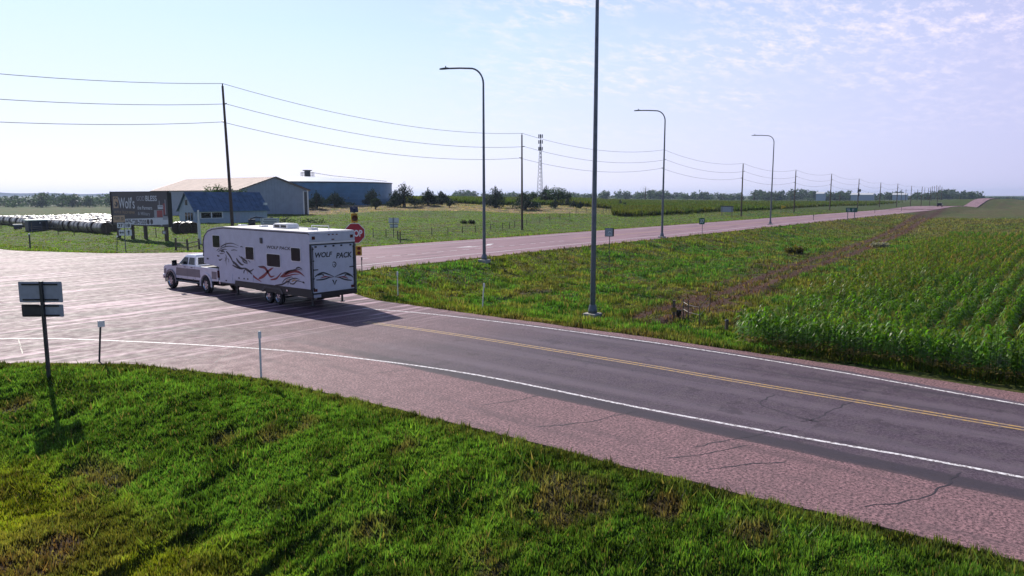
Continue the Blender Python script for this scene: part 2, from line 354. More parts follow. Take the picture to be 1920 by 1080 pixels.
def soilmask(x, y):
    "how bare the ground is, 0..1"
    n = fbm(x*.45+31, y*.45+8, 4); n2 = fbm(x*1.9+3, y*1.9+77, 3)
    r = np.hypot(x, y)
    sw = (x < 20) & (y < 45)
    m = S((n-.56)/.1)*S((n2-.3)/.25)*.8
    e = dpave(x, y)
    m = np.where(sw, m*S((e-3.5)/3), m*.55)
    # bare scuffs in the mown grass
    for (px, py, rr, am) in ((1330,565,3.2,1),(1400,545,3.4,1),(1290,575,2.2,1),(1450,520,3.0,1),(1360,585,1.6,.8),(1440,500,2.6,.8),(1250,560,2.0,.7),(1500,478,3.0,.7),(1600,455,3.5,.6),(1060,945,1.2,.72),(1010,900,.6,.6),(1090,915,.6,.6),(740,845,.6,.7),(520,812,.7,.6),(560,800,.6,.6),(1250,955,.6,.8),(905,1050,.7,1),(700,1000,.5,.6),(1410,1000,.5,.7),(60,1060,.9,.8),(30,760,.6,.7),(420,830,.5,.6)):
        q = GPc(px, py); d = np.hypot(x-q[0], (y-q[1]))/rr
        m = np.maximum(m, am*S((1.25-d)/.8)*S((n2-.25)/.3))
    d, s = dline(x, y, TP2)
    wdt = .6+.004*np.maximum(x, 0)
    d2, _s = dline(x, y, TP3); m = np.maximum(m, .85*np.exp(-(d2/1.0)**2)*S((n2-.3)/.25)*S((x-38)/6))
    rut = np.exp(-((np.abs(s)-wdt)/(wdt*.38))**2)*.95+S((wdt*2.4-d)/wdt)*.55
    m = np.maximum(m, np.where(d < wdt*3.5, np.clip(rut*(.75+.5*n2), 0, 1), 0))
    return np.clip(m, 0, 1)
_gp = {}
def GPc(px, py):
    if (px, py) not in _gp: _gp[(px, py)] = GP(px, py)
    return _gp[(px, py)]
def gcol(x, y):
    n = fbm(x*.12+5, y*.12+2, 4); n2 = fbm(x*.6+15, y*.6+12, 4); r = np.hypot(x, y); e = dpave(x, y)
    c = np.broadcast_to(np.array([.045, .10, .018]), x.shape+(3,)).copy()
    sw = ((x < 20) & (y < 45)).astype(float)
    lush = sw*(1-S((e-4.2-2.5*(n2-.5)+np.clip((-x)*.12, -1, 1))/2.2))
    yel = S((n-.42)/.2)
    c = mixc(c, (.085, .105, .018), yel*.8)
    c = mixc(c, (.115, .095, .035), S((n2-(.51+.01*sw))/.16)*(.65-.2*sw))
    # far side: calm mown green, with drier bank above it
    nn = (y > 62).astype(float)
    c = mixc(c, (.085, .135, .028), nn*.75*S((x+80)/60)*S((250-r)/60))
    c = mixc(c, (.056, .108, .018), lush*.9)
    lat_ = x*Rt[0]+y*Rt[1]
    c = mixc(c, (.125, .135, .014), sw*(1-lush)*np.clip(S((1.5-lat_)/4)*.8+S((n-.45)/.2)*.3, 0, .9))
    c = mixc(c, (.095, .082, .026), sw*(1-S((e-0)/1.5)*0)*(1-lush)*S((lat_+2.5)/2)*S((4.5-lat_)/2)*S((n2-.38)/.15)*.75)
    c = mixc(c, (.085, .070, .030), sw*(1-lush)*S((n2-.46)/.12)*.55)
    # drier strip right beside the pavement
    c = mixc(c, (.065, .065, .022), S((.9-e)/.7)*.7)
    dep = x*Fw[0]+y*Fw[1]; col = 960+1341*(x*Rt[0]+y*Rt[1])/np.maximum(dep, 1)
    tan = nn*S((dep-192)/6)*S((268-dep)/10)*S((col-560)/25)*S((1240-col)/200)
    c = mixc(c, (.27, .20, .135), tan*(.35+.65*S((n2-.38)/.2)))
    fc = nn*S((dep-262)/12)*S((col-600)/60); c = mixc(c, (.055, .085, .02), fc)
    fr = (y < 44)*S((dep-112)/8)*S((col-1500)/60); c = mixc(c, (.10, .095, .04), fr*(.4+.6*S((n-.35)/.25)))
    c = mixc(c, (.082, .040, .032), soilmask(x, y)*.97)
    return c*(.8+.4*fbm(x*3.1, y*3.1, 2))[..., None]
angs = np.unique(np.concatenate([np.arange(-180, -48, 6.), np.arange(-48, 44, .17), np.arange(44, 181, 6.)]))
rr = [1.5]
while rr[-1] < 9000: rr.append(rr[-1]*(1.011 if rr[-1] < 700 else 1.06)+.02)
rr = np.array(rr); a0 = math.atan2(Fw[1], Fw[0])
AA, RR = np.meshgrid(np.radians(angs)+a0, rr); GX = RR*np.cos(AA); GY = RR*np.sin(AA)
GZ = zt(GX, GY)
nr, na = GX.shape
V = np.stack([GX.ravel(), GY.ravel(), GZ.ravel()], 1)
V = np.vstack([V, [[0, 0, zt1(0, 0)]]])
ii = (np.arange(nr-1)[:, None]*na+np.arange(na-1)[None, :]).ravel()
F = np.stack([ii, ii+1, ii+na+1, ii+na], 1)
gc = gcol(GX, GY).reshape(-1, 3); gc = np.vstack([gc, gc[:1]]); gc = np.hstack([gc, np.ones((len(gc), 1))])
gm = bpy.data.materials.new('ground_soil_and_turf'); gm.use_nodes = True; t = gm.node_tree; b = t.nodes['Principled BSDF']
b.inputs['Roughness'].default_value = .95; b.inputs['Specular IOR Level'].default_value = .15
at = t.nodes.new('ShaderNodeAttribute'); at.attribute_name = 'col'; ge = t.nodes.new('ShaderNodeNewGeometry')
n = t.nodes.new('ShaderNodeTexNoise'); n.inputs['Scale'].default_value = 5; n.inputs['Detail'].default_value = 8; n.inputs['Roughness'].default_value = .7
mr = t.nodes.new('ShaderNodeMapRange'); mr.inputs['From Min'].default_value = .3; mr.inputs['From Max'].default_value = .7; mr.inputs['To Min'].default_value = .35; mr.inputs['To Max'].default_value = 1.35
mx = t.nodes.new('ShaderNodeMix'); mx.data_type = 'RGBA'; mx.blend_type = 'MULTIPLY'; mx.inputs[0].default_value = 1
bp = t.nodes.new('ShaderNodeBump'); bp.inputs['Strength'].default_value = .8; bp.inputs['Distance'].default_value = .12
t.links.new(ge.outputs['Position'], n.inputs[0]); t.links.new(n.outputs[0], mr.inputs[0]); t.links.new(at.outputs[0], mx.inputs[6]); t.links.new(mr.outputs[0], mx.inputs[7])
t.links.new(mx.outputs[2], b.inputs['Base Color']); t.links.new(n.outputs[0], bp.inputs['Height']); t.links.new(bp.outputs[0], b.inputs['Normal'])
g = npmesh('ground', V, F, gm, {'col': gc}, smooth=True); kind(g, 'structure', 'grassy prairie ground with ditches, bare patches and distant fields')

# ------------------------------------------------------------------ pavement
def pavemat():
    m = bpy.data.materials.new('worn_pink_asphalt'); m.use_nodes = True; t = m.node_tree; b = t.nodes['Principled BSDF']; Lk = t.links.new
    def N(k, **kw):
        q = t.nodes.new(k)
        for a_, v_ in kw.items(): setattr(q, a_, v_)
        return q
    ge = N('ShaderNodeNewGeometry'); sp = N('ShaderNodeSeparateXYZ'); Lk(ge.outputs['Position'], sp.inputs[0])
    def noise(s, d=6, r=.6, vec=None):
        q = N('ShaderNodeTexNoise'); q.inputs['Scale'].default_value = s; q.inputs['Detail'].default_value = d; q.inputs['Roughness'].default_value = r
        Lk(vec if vec else ge.outputs['Position'], q.inputs[0]); return q.outputs[0]
    def rng_(v, a, b_, c=0, d=1, smooth=True):
        q = N('ShaderNodeMapRange'); q.interpolation_type = 'SMOOTHSTEP' if smooth else 'LINEAR'
        for i_, x_ in zip(('From Min', 'From Max', 'To Min', 'To Max'), (a, b_, c, d)): q.inputs[i_].default_value = x_
        Lk(v, q.inputs[0]); return q.outputs[0]
    def mth(op, a, b_=None):
        q = N('ShaderNodeMath', operation=op)
        for i_, x_ in enumerate((a, b_)):
            if x_ is None: continue
            if isinstance(x_, (int, float)): q.inputs[i_].default_value = x_
            else: Lk(x_, q.inputs[i_])
        return q.outputs[0]
    def mixn(f, a, b_, bt='MIX'):
        q = N('ShaderNodeMix', data_type='RGBA', blend_type=bt)
        for i_, x_ in ((0, f), (6, a), (7, b_)):
            if isinstance(x_, (int, float)): q.inputs[i_].default_value = x_
            elif isinstance(x_, tuple): q.inputs[i_].default_value = (*x_, 1)
            else: Lk(x_, q.inputs[i_])
        return q.outputs[2]
    X, Y = sp.outputs[0], sp.outputs[1]
    mpz = N('ShaderNodeMapping'); mpz.inputs['Scale'].default_value = (1.7, .14, 1); Lk(ge.outputs['Position'], mpz.inputs[0]); strk0 = noise(1.0, 6, .62, mpz.outputs[0])
    spk = noise(15, 5, .82); mid = noise(2.2, 5, .6); big = noise(.33, 4, .55)
    wob = mth('MULTIPLY', mth('SUBTRACT', noise(.25, 3), .5), 1.2)
    Xw = mth('ADD', X, mth('MULTIPLY', mth('SUBTRACT', noise(1.2, 5), .5), .28))
    Yw = mth('ADD', Y, mth('MULTIPLY', wob, 6))
    base = mixn(rng_(spk, .40, .60), (.062, .036, .042), (.37, .215, .225))
    base = mixn(rng_(mid, .38, .7, 0, .45), base, (.13, .09, .098))
    base = mixn(rng_(strk0, .5, .66, 0, .45), base, (.09, .062, .07))
    Xfar = mth('ADD', Xw, mth('MULTIPLY', rng_(Y, 10, -6), 1.75))
    mask = mth('MULTIPLY', mth('MULTIPLY', rng_(Xw, 16.25, 16.4), rng_(Xfar, 25.35, 25.2)), rng_(Yw, 29, 15))
    lane = mixn(rng_(spk, .38, .64), (.046, .031, .045), (.128, .094, .122))
    lane = mixn(rng_(mid, .4, .72, 0, .35), lane, (.15, .13, .14))
    # long wear streaks along the side road
    mpn = N('ShaderNodeMapping'); mpn.inputs['Scale'].default_value = (2.6, .12, 1); Lk(ge.outputs['Position'], mpn.inputs[0])
    lane = mixn(rng_(noise(1.0, 5, .6, mpn.outputs[0]), .5, .68, 0, .55), lane, (.045, .04, .05))
    wp = mth('SINE', mth('MULTIPLY', mth('SUBTRACT', Xw, 17.6), 3.0))
    lane = mixn(mth('MULTIPLY', rng_(wp, .1, 1.0), rng_(strk0, .3, .6, .15, .55)), lane, (.15, .118, .145))
    lane = mixn(rng_(noise(.9, 6, .75), .56, .63, 0, .5), lane, (.036, .026, .036))
    lane = mixn(rng_(noise(4.5, 3, .6), .66, .70, 0, .6), lane, (.02, .015, .02))
    # intersection: turning wheels polish arcs round the corner
    dx_ = mth('SUBTRACT', X, -6); dy_ = mth('SUBTRACT', Y, 14)
    rad = mth('SQRT', mth('ADD', mth('MULTIPLY', dx_, dx_), mth('MULTIPLY', dy_, dy_))); an = mth('ARCTAN2', dy_, dx_)
    cb = N('ShaderNodeCombineXYZ'); Lk(mth('MULTIPLY', rad, 1.15), cb.inputs[0]); Lk(mth('MULTIPLY', an, 2.2), cb.inputs[1])
    arc = noise(1.0, 6, .62, cb.outputs[0])
    mp2 = N('ShaderNodeMapping'); mp2.inputs['Scale'].default_value = (.09, 1.6, 1); mp2.inputs['Rotation'].default_value = (0, 0, .0); Lk(ge.outputs['Position'], mp2.inputs[0])
    strk = noise(1.0, 6, .6, mp2.outputs[0])
    inter = mixn(rng_(spk, .38, .64), (.052, .025, .037), (.205, .105, .140))
    inter = mixn(rng_(arc, .50, .60, 0, .8), inter, (.05, .036, .044))
    inter = mixn(rng_(strk, .52, .60, 0, .85), inter, (.52, .36, .42))
    inter = mixn(rng_(big, .45, .7, 0, .5), inter, (.085, .062, .07))
    cb2 = N('ShaderNodeCombineXYZ'); Lk(mth('MULTIPLY', rad, 5.0), cb2.inputs[0]); Lk(mth('MULTIPLY', an, 1.3), cb2.inputs[1]); cb2.inputs[2].default_value = 7
    inter = mixn(rng_(noise(1.0, 3, .5, cb2.outputs[0]), .60, .66, 0, .65), inter, (.035, .026, .032))
    imask = rng_(mth('ADD', Y, mth('MULTIPLY', wob, 3)), 20, 31)
    imask = mth('MULTIPLY', imask, rng_(Xw, 100000, 200000, 1, 1))
    hw = mixn(rng_(strk, .48, .62, 0, .75), (.27, .16, .19), (.10, .064, .08))
    hw = mixn(rng_(spk, .4, .7, 0, .3), hw, (.42, .31, .31))
    hmask = mth('MULTIPLY', rng_(X, 33, 46), rng_(Y, 43, 44))
    col = mixn(imask, base, inter); col = mixn(mask, col, lane); col = mixn(hmask, col, hw)
    sealed = mth('MULTIPLY', mth('MULTIPLY', rng_(Xw, 16.15, 16.25), rng_(Xw, 16.95, 16.8)), rng_(Yw, 27, 15))
    col = mixn(mth('MULTIPLY', sealed, .8), col, (.045, .038, .048))
    Lk(col, b.inputs['Base Color'])
    Lk(rng_(mth('ADD', mid, mth('MULTIPLY', spk, .5)), .4, 1.1, .55, .8), b.inputs['Roughness']); b.inputs['Specular IOR Level'].default_value = .2
    bp = N('ShaderNodeBump'); bp.inputs['Strength'].default_value = .5; bp.inputs['Distance'].default_value = .012; Lk(spk, bp.inputs['Height']); Lk(bp.outputs[0], b.inputs['Normal'])
    return m
PV = pavemat()
poly = ragged(PAVE0)
tris = tessellate_polygon([[Vector((x, y, 0)) for x, y in poly]])
mb = MB(); mb.v = [(x, y, 0.0) for x, y in poly]; mb.f = [tuple(t_) for t_ in tris]
nP = len(poly); mb.v += [(x, y, -.12) for x, y in poly]; mb.f += [(i, (i+1) % nP, nP+(i+1) % nP, nP+i) for i in range(nP)]; mb.m = [0]*len(mb.f)
o = obj('road_junction', mb, PV); kind(o, 'structure', 'wide pinkish asphalt junction of highway and side road')
mb = MB(); us = list(range(330, 1000, 8)); k = 0
for i, u in enumerate(us):
    z = float(zr(np.array([u]))[0]); vn_ = 45.3+8.6*float(S((u-420)/90)); mb.v += [(u, vn_, z+.004), (u, 62.6, z+.004), (u, vn_, z-.5), (u, 62.6, z-.5)]
    if i: a = 4*i; mb.f += [(a-4, a, a+1, a-3), (a-4, a-2, a+2, a), (a-3, a+1, a+3, a-1)]
mb.m = [0]*len(mb.f); o = obj('far_road', mb, PV); kind(o, 'structure', 'highway dipping and climbing over the distant rise')

# markings: thin paint sheets with worn gaps
def paintmat(name, c):
    m = bpy.data.materials.new(name); m.use_nodes = True; t = m.node_tree; b = t.nodes['Principled BSDF']; b.inputs['Roughness'].default_value = .6
    ge = t.nodes.new('ShaderNodeNewGeometry'); n = t.nodes.new('ShaderNodeTexNoise'); n.inputs['Scale'].default_value = 9; n.inputs['Detail'].default_value = 8; n.inputs['Roughness'].default_value = .75
    cr = t.nodes.new('ShaderNodeValToRGB'); t.links.new(ge.outputs['Position'], n.inputs[0]); t.links.new(n.outputs[0], cr.inputs[0])
    cr.color_ramp.elements[0].position = .42; cr.color_ramp.elements[0].color = (.22, .18, .18, 1); cr.color_ramp.elements[1].position = .54; cr.color_ramp.elements[1].color = (*c, 1)
    t.links.new(cr.outputs[0], b.inputs['Base Color']); return m
PW = paintmat('white_road_paint', (.82, .80, .82)); PY_ = paintmat('yellow_road_paint', (.50, .31, .09))
SEAL = mat('crack_sealant', (.028, .02, .026), .6, 0, .2, 6)
def smooth(pts, n=8):
    P = [Vector((*p, 0)) for p in pts]; out = []
    for i in range(len(P)-1):
        p0 = P[max(i-1, 0)]; p1 = P[i]; p2 = P[i+1]; p3 = P[min(i+2, len(P)-1)]
        for k in range(n):
            t_ = k/n; q = .5*((2*p1)+(p2-p0)*t_+(2*p0-5*p1+4*p2-p3)*t_**2+(3*p1-p0-3*p2+p3)*t_**3); out.append((q.x, q.y))
    out.append(pts[-1]); return out
def strip(mb, pts, wd, z=.004, off=0, jit=0):
    pts = [Vector((*p, 0)) for p in pts]; b = len(mb.v)
    for i, p in enumerate(pts):
        t_ = (pts[min(i+1, len(pts)-1)]-pts[max(i-1, 0)]).normalized(); nn = Vector((-t_.y, t_.x, 0)); ww = wd*(1+random.uniform(-jit, jit))
        q = p+nn*off
        zz = z
        mb.v += [tuple(q+nn*ww/2+Vector((0, 0, zz))), tuple(q-nn*ww/2+Vector((0, 0, zz)))]
        if i: mb.f.append((b+2*i-2, b+2*i-1, b+2*i+1, b+2*i)); mb.m.append(0)
def line(name, pts, wd, m, label, **k):
    mb = MB(); strip(mb, smooth(pts), wd, **k); o = obj(name, mb, m); kind(o, 'structure', label); return o
NL = [(18.2,-60),(17.8,-10),(17.6,0.5),(17.25,5),(17.0,9),(16.9,14.8),(16.2,19.1),(14.9,23.6),(11.9,30.0),(9.2,34.0),(3.5,38.4),(-8,42.2),(-30,45.6),(-80,46.6),(-250,46.8)]
line('edge_line', NL, .12, PW, 'white edge line curving round the near corner')
line('edge_line', [(22.6,-60),(23.3,-8),(23.9,0.8),(24.6,5.4),(25.0,10),(25.1,14),(24.9,20),(24.4,25),(23.5,28.6)], .12, PW, 'white edge line on the far side of the side road')
mb = MB(); YL = smooth([(21.6,-60),(21.4,0),(21.5,12),(21.4,20),(21.0,25.4)], 24); strip(mb, YL, .10, off=.12); strip(mb, YL, .10, off=-.12)
o = obj('centre_line', mb, PY_); kind(o, 'structure', 'double yellow centre line of the side road')
line('edge_line', [(37.5,46.6),(60,46.9),(150,47.4),(329,48)], .2, PW, 'white near edge line of the highway')
line('edge_line', [(52,60.3),(78,60),(150,60),(329,60.2)], .2, PW, 'white far edge line of the highway')
mb = MB()
for u in range(36, 76, 2): strip(mb, [(u, 51.4), (u+1.1, 51.4)], .16)
o = obj('turn_lane_dashes', mb, PW); kind(o, 'structure', 'dashed white turn lane line on the highway')
mb = MB(); YM = [(80,53.2),(120,53.4),(200,53.7),(329,54)]; strip(mb, YM, .16, off=.14); strip(mb, YM, .16, off=-.14)
o = obj('centre_line', mb, PY_); kind(o, 'structure', 'double yellow centre line of the highway')
mb = MB()                                            # painted left arrow in the turn lane
mb.add([(60,53.6,.006),(63.5,53.6,.006),(63.5,53.8,.006),(60,53.8,.006)], [(0,1,2,3)]); mb.add([(57.6,54.1,.006),(60.4,53.0,.006),(60.4,54.4,.006)], [(0,1,2)])
mb.add([(62.5,53.8,.006),(63.5,53.8,.006),(65.5,55.0,.006),(64.6,55.2,.006)], [(0,1,2,3)])
o = obj('turn_arrow', mb, PW); kind(o, 'structure', 'white painted arrow in the highway turn lane')
# sealed cracks across the shoulder and in the lanes
mb = MB()
def crack(pxs, wd=.035):
    pts = smooth([GP0(*q) for q in pxs], 6); pts = [(x+random.uniform(-.03, .03), y+random.uniform(-.05, .05)) for x, y in pts]; strip(mb, pts, wd, z=.003, jit=.5)
def GP0(px, py):
    d = ray(px, py); t_ = CH/-d[2]; return (d[0]*t_, d[1]*t_)
for q in (((1800,885),(1765,915),(1710,938),(1620,950)), ((1475,800),(1425,815),(1370,825),(1300,838)), ((1470,868),(1400,870),(1330,880)), ((1450,740),(1430,760),(1530,790),(1500,784)),
          ((440,660),(420,668),(402,680)), ((34,636),(38,650),(42,664)), ((0,647),(90,650),(180,655),(330,650)), ((0,668),(100,666),(180,672)), ((900,760),(960,752),(1010,742)), ((1010,800),(1110,790),(1190,770)),
          ((1840,800),(1870,803),(1915,806)), ((700,700),(760,694),(800,690)), ((1600,752),(1560,770),(1530,785),(1500,790)), ((1240,860),(1330,850),(1400,835))): crack(q)
o = obj('sealed_cracks', mb, SEAL); kind(o, 'structure', 'dark sealed cracks wandering across the asphalt shoulder')

# ------------------------------------------------------------------ grass
def blades(name, x, y, h, wd, label, colj=.25, lean=.45):
    n = len(x); z = zt(x, y)-.01; c = gcol(x, y)
    a = rng.random(n)*2*math.pi; l = rng.random(n)*lean*h; la = rng.random(n)*2*math.pi
    dx_, dy_ = np.cos(a)*wd/2, np.sin(a)*wd/2
    P0 = np.stack([x-dx_, y-dy_, z], 1); P1 = np.stack([x+dx_, y+dy_, z], 1); P2 = np.stack([x+np.cos(la)*l, y+np.sin(la)*l, z+h], 1)
    V = np.stack([P0, P1, P2], 1).reshape(-1, 3); F = np.arange(3*n).reshape(-1, 3)
    k = (1+(rng.random(n)-.5)*2*colj)[:, None]; hue = (rng.random(n)-.5)[:, None]
    cm = (.55*S((fbm(x*7.5, y*7.5, 2)-.3)/.4)+.75*S((fbm(x*1.3+40, y*1.3, 3)-.38)/.24))[:, None]; c = c*k*(.85+1.5*cm); c = c*(1+hue*np.array([[.35, .0, -.2]])); dry = rng.random(n) < .07; c[dry] = np.array([.24, .19, .09])*(.7+.6*rng.random((dry.sum(), 1)))
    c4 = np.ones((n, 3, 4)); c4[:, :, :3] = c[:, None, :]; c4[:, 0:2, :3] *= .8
    o = npmesh(name, V, F, GRASS, {'col': c4.reshape(-1, 4)}); kind(o, 'stuff', label); return o
def polar(n, r0, r1, a_0=-43, a_1=41, pw=1.0):
    "points inside the view wedge; pw=2 is even per area, 0 even per log distance"
    q = rng.random(n); r = (r0**pw+q*(r1**pw-r0**pw))**(1/pw) if pw else r0*(r1/r0)**q
    a = a0+np.radians(a_0+(a_1-a_0)*rng.random(n)); return r*np.cos(a), r*np.sin(a)
def keep(x, y, cond):
    return x[cond], y[cond]
x, y = polar(900000, 7.2, 30, pw=1.4); k = (x < 20) & (y < 45) & ~inpave(x, y) & (dpave(x, y) > .02)
x, y = keep(x, y, k); s = soilmask(x, y); cl_ = fbm(x*4.6, y*4.6, 3); k = rng.random(len(x)) > s*.93; x, y, cl_ = x[k], y[k], cl_[k]
e = dpave(x, y); r = np.hypot(x, y)
h = (.045+.12*S((cl_-.36)/.32)*rng.random(len(x))**.7+.05*rng.random(len(x)))*np.where(e < .8, 1.1, 1)
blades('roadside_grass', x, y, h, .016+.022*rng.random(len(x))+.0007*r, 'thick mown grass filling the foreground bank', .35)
x, y = polar(26000, 7.5, 28, pw=1.6); k = (x < 20) & (y < 45) & ~inpave(x, y) & (dpave(x, y) > .15) & (fbm(x*.8+9, y*.8, 3) > .50)
x, y = keep(x, y, k); blades('weeds', x, y, .14+.20*rng.random(len(x)), .03+.03*rng.random(len(x)), 'taller weeds and seed heads scattered through the near grass', .5, .9)
x, y = polar(620000, 27, 260, -43, 20, pw=0); k = (x > 24.5) & (y < 46) & ~inpave(x, y) & (np.hypot(x, y) < 260)
x, y = keep(x, y, k); s = soilmask(x, y); k = rng.random(len(x)) > s*.9; x, y = x[k], y[k]; r = np.hypot(x, y); cl_ = fbm(x*1.1, y*1.1, 3)
h = (.09+.30*S((cl_-.38)/.3)*rng.random(len(x)))*(1+.0015*r); e = dpave(x, y); h = np.where((y < 14) & (e < 2.0), h*.8, h)
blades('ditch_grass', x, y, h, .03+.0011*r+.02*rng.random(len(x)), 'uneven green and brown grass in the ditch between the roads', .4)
x, y = polar(330000, 66, 330, -43, 38, pw=0); k = (y > 60) & ~inpave(x, y)
x, y = keep(x, y, k); s = soilmask(x, y); k = rng.random(len(x)) > s*.8; x, y = x[k], y[k]; r = np.hypot(x, y); e = dpave(x, y); cl_ = fbm(x*.5, y*.5, 3)
h = (.08+.14*S((cl_-.42)/.3)*rng.random(len(x)))*(1+.0016*r)*np.where(e < 7, 1.6, .8)
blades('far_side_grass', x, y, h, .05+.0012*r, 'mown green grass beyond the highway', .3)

# ------------------------------------------------------------------ maize
def corn_variant(full=True):
    V = []; F = []; Cc = []
    H = random.uniform(1.4, 1.78); g = random.uniform(.85, 1.15)
    def add(vs, cols):
        b = len(V); V.extend(vs); Cc.extend(cols); return b
    # stalk
    for q in (0, 1):
        b = add([(-.012*(1-q)-.0*q, -.012*q, 0), (.012*(1-q), .012*q, 0), (.008*(1-q), .008*q, H), (-.008*(1-q), -.008*q, H)], [(.07, .12, .03)]*4); F.append((b, b+1, b+2, b+3))
    n = 10 if full else 6; ph = random.uniform(0, 3)
    for i in range(n):
        t_ = (i+.6)/n; z0 = .25+t_*(H-.45); a = ph+math.pi*i+random.uniform(-.7, .7); Ln = random.uniform(.42, .58)*(1-.45*abs(t_-.55)); W = random.uniform(.085, .125)*(1 if full else 1.7)
        seg = 4 if full else 2; prev = None; up = random.uniform(1.1, 1.9) if t_ > .6 else random.uniform(.5, .9)
        low = t_ < .22
        for s_ in range(seg+1):
            u_ = s_/seg; rr_ = Ln*u_*(.95); zz = z0+Ln*(up*u_-1.15*u_*u_*up); wv = W*(.55+1.2*u_)*(1-u_)**.6 if s_ < seg else .004
            c_, s2 = math.cos(a), math.sin(a)
            if low: colr = (.20, .155, .05)
            else: colr = (.040*g+.085*t_*random.uniform(.4, 1.3), .125*g+.10*t_, .013)  # leaf colour lightens upward, so the self-shadow low in the crop is painted in
            b = add([(c_*rr_-s2*wv/2, s2*rr_+c_*wv/2, zz), (c_*rr_+s2*wv/2, s2*rr_-c_*wv/2, zz)], [colr]*2)
            if prev is not None: F.append((prev, prev+1, b+1, b))
            prev = b
    for i in range((5 if full else 2) if random.random() < .45 else 0):   # tassel
        a = random.uniform(0, 6.28); l = random.uniform(.16, .28); wq = .007 if full else .014
        b = add([(-wq, 0, H-.02), (wq, 0, H-.02), (math.cos(a)*l*.5+wq, math.sin(a)*l*.5, H+l), (math.cos(a)*l*.5-wq, math.sin(a)*l*.5, H+l)], [(.17, .16, .06)]*4); F.append((b, b+1, b+2, b+3))
    return np.array(V), np.array(F), np.array(Cc)
def scatter(name, xs, ys, variants, mat_, label, smin=.9, smax=1.1, colvar=.42):
    Vs = []; Fs = []; Cs = []; base = 0
    vi = rng.integers(0, len(variants), len(xs)); zs = zt(xs, ys); pat = fbm(xs*.09+3, ys*.09+8, 3)
    for k, (v_, f_, c_) in enumerate(variants):
        ix = np.where(vi == k)[0]
        if not len(ix): continue
        a = rng.random(len(ix))*6.283; s_ = smin+(smax-smin)*rng.random(len(ix)); ca, sa = np.cos(a)*s_, np.sin(a)*s_
        X = v_[None, :, 0]*ca[:, None]-v_[None, :, 1]*sa[:, None]+xs[ix][:, None]; Y = v_[None, :, 0]*sa[:, None]+v_[None, :, 1]*ca[:, None]+ys[ix][:, None]
        Z = v_[None, :, 2]*s_[:, None]+zs[ix][:, None]-.03
        Vs.append(np.stack([X, Y, Z], 2).reshape(-1, 3)); Fs.append((f_[None]+(np.arange(len(ix))*len(v_))[:, None, None]+base).reshape(-1, f_.shape[1]))
        pk = S((pat[ix]-.42)/.2)[:, None, None]
        cc = c_[None]*(1+(rng.random((len(ix), 1, 1))-.5)*2*colvar); cc = cc+cc*np.array([.28, -.08, .05])*pk
        Cs.append(cc.reshape(-1, 3)); base += len(ix)*len(v_)
    V = np.vstack(Vs); F = np.vstack(Fs); Cq = np.hstack([np.vstack(Cs), np.ones((len(V), 1))])
    o = npmesh(name, V, F, mat_, {'col': Cq}); kind(o, 'stuff', label); return o
def cornedge(u): return np.interp(u, [27, 32, 56, 104, 140], [10.2, 12.1, 13.6, 15.2, 15.8])
cx, cy = [], []
v = -14.0
while v < 16:
    u = 27.6
    while u < 128:
        if v < cornedge(u)-.2 and v > .045*u-9: cx.append(u+random.uniform(-.05, .05)); cy.append(v+random.uniform(-.07, .07))
        u += .20*(1 if u < 60 else 1.25)
    v += 1.02
for vv in (0,):                                             # end rows run along the headland beside the side road
    for u in (27.0, 27.76, 28.5):
        q = -14
        while q < 9.9: cx.append(u-.3+random.uniform(-.07, .07)); cy.append(q+random.uniform(-.04, .04)); q += .18
cx, cy = np.array(cx), np.array(cy)
FULL = [corn_variant() for _ in range(10)]; LOWV = [corn_variant(False) for _ in range(8)]
nearm = cx < 62
scatter('corn_crop', cx[nearm], cy[nearm], FULL, CORN, 'tall green maize standing beside the side road', .88, 1.12)
scatter('corn_crop', cx[~nearm], cy[~nearm], LOWV, CORN, 'far rows of the maize field below the rise', .9, 1.1)
# far maize field beyond the highway
def tuft_variant():
    V = []; F = []; Cc = []
    for i in range(7):
        a = random.uniform(0, 6.28); l = random.uniform(.25, .6); wq = random.uniform(.12, .22); hz = random.uniform(1.2, 2.0); b = len(V)
        V += [(-math.sin(a)*wq, math.cos(a)*wq, random.uniform(.0, .9)), (math.sin(a)*wq, -math.cos(a)*wq, .2), (math.cos(a)*l, math.sin(a)*l, hz)]
        t_ = random.random(); Cc += [(.05+.04*t_, .10+.02*t_, .018)]*3; F.append((b, b+1, b+2))
    return np.array(V), np.array(F), np.array(Cc)
TV = [tuft_variant() for _ in range(8)]
x, y = polar(30000, 262, 520, -12, 12, pw=0); dep = x*Fw[0]+y*Fw[1]; col = 960+1341*(x*Rt[0]+y*Rt[1])/dep
k = (y > 66) & (col > 745) & (col < 1290); scatter('corn_crop', x[k], y[k], TV, CORN, 'low distant maize field behind the cedars', .9, 1.15)
x, y = polar(46000, 170, 620, -40, -8, pw=0); k = (y > 88+.03*x) & (x > 165); k2 = zt(x, y) > -20
scatter('corn_crop', x[k], y[k], TV, CORN, 'dark maize field behind the utility poles', .9, 1.15)

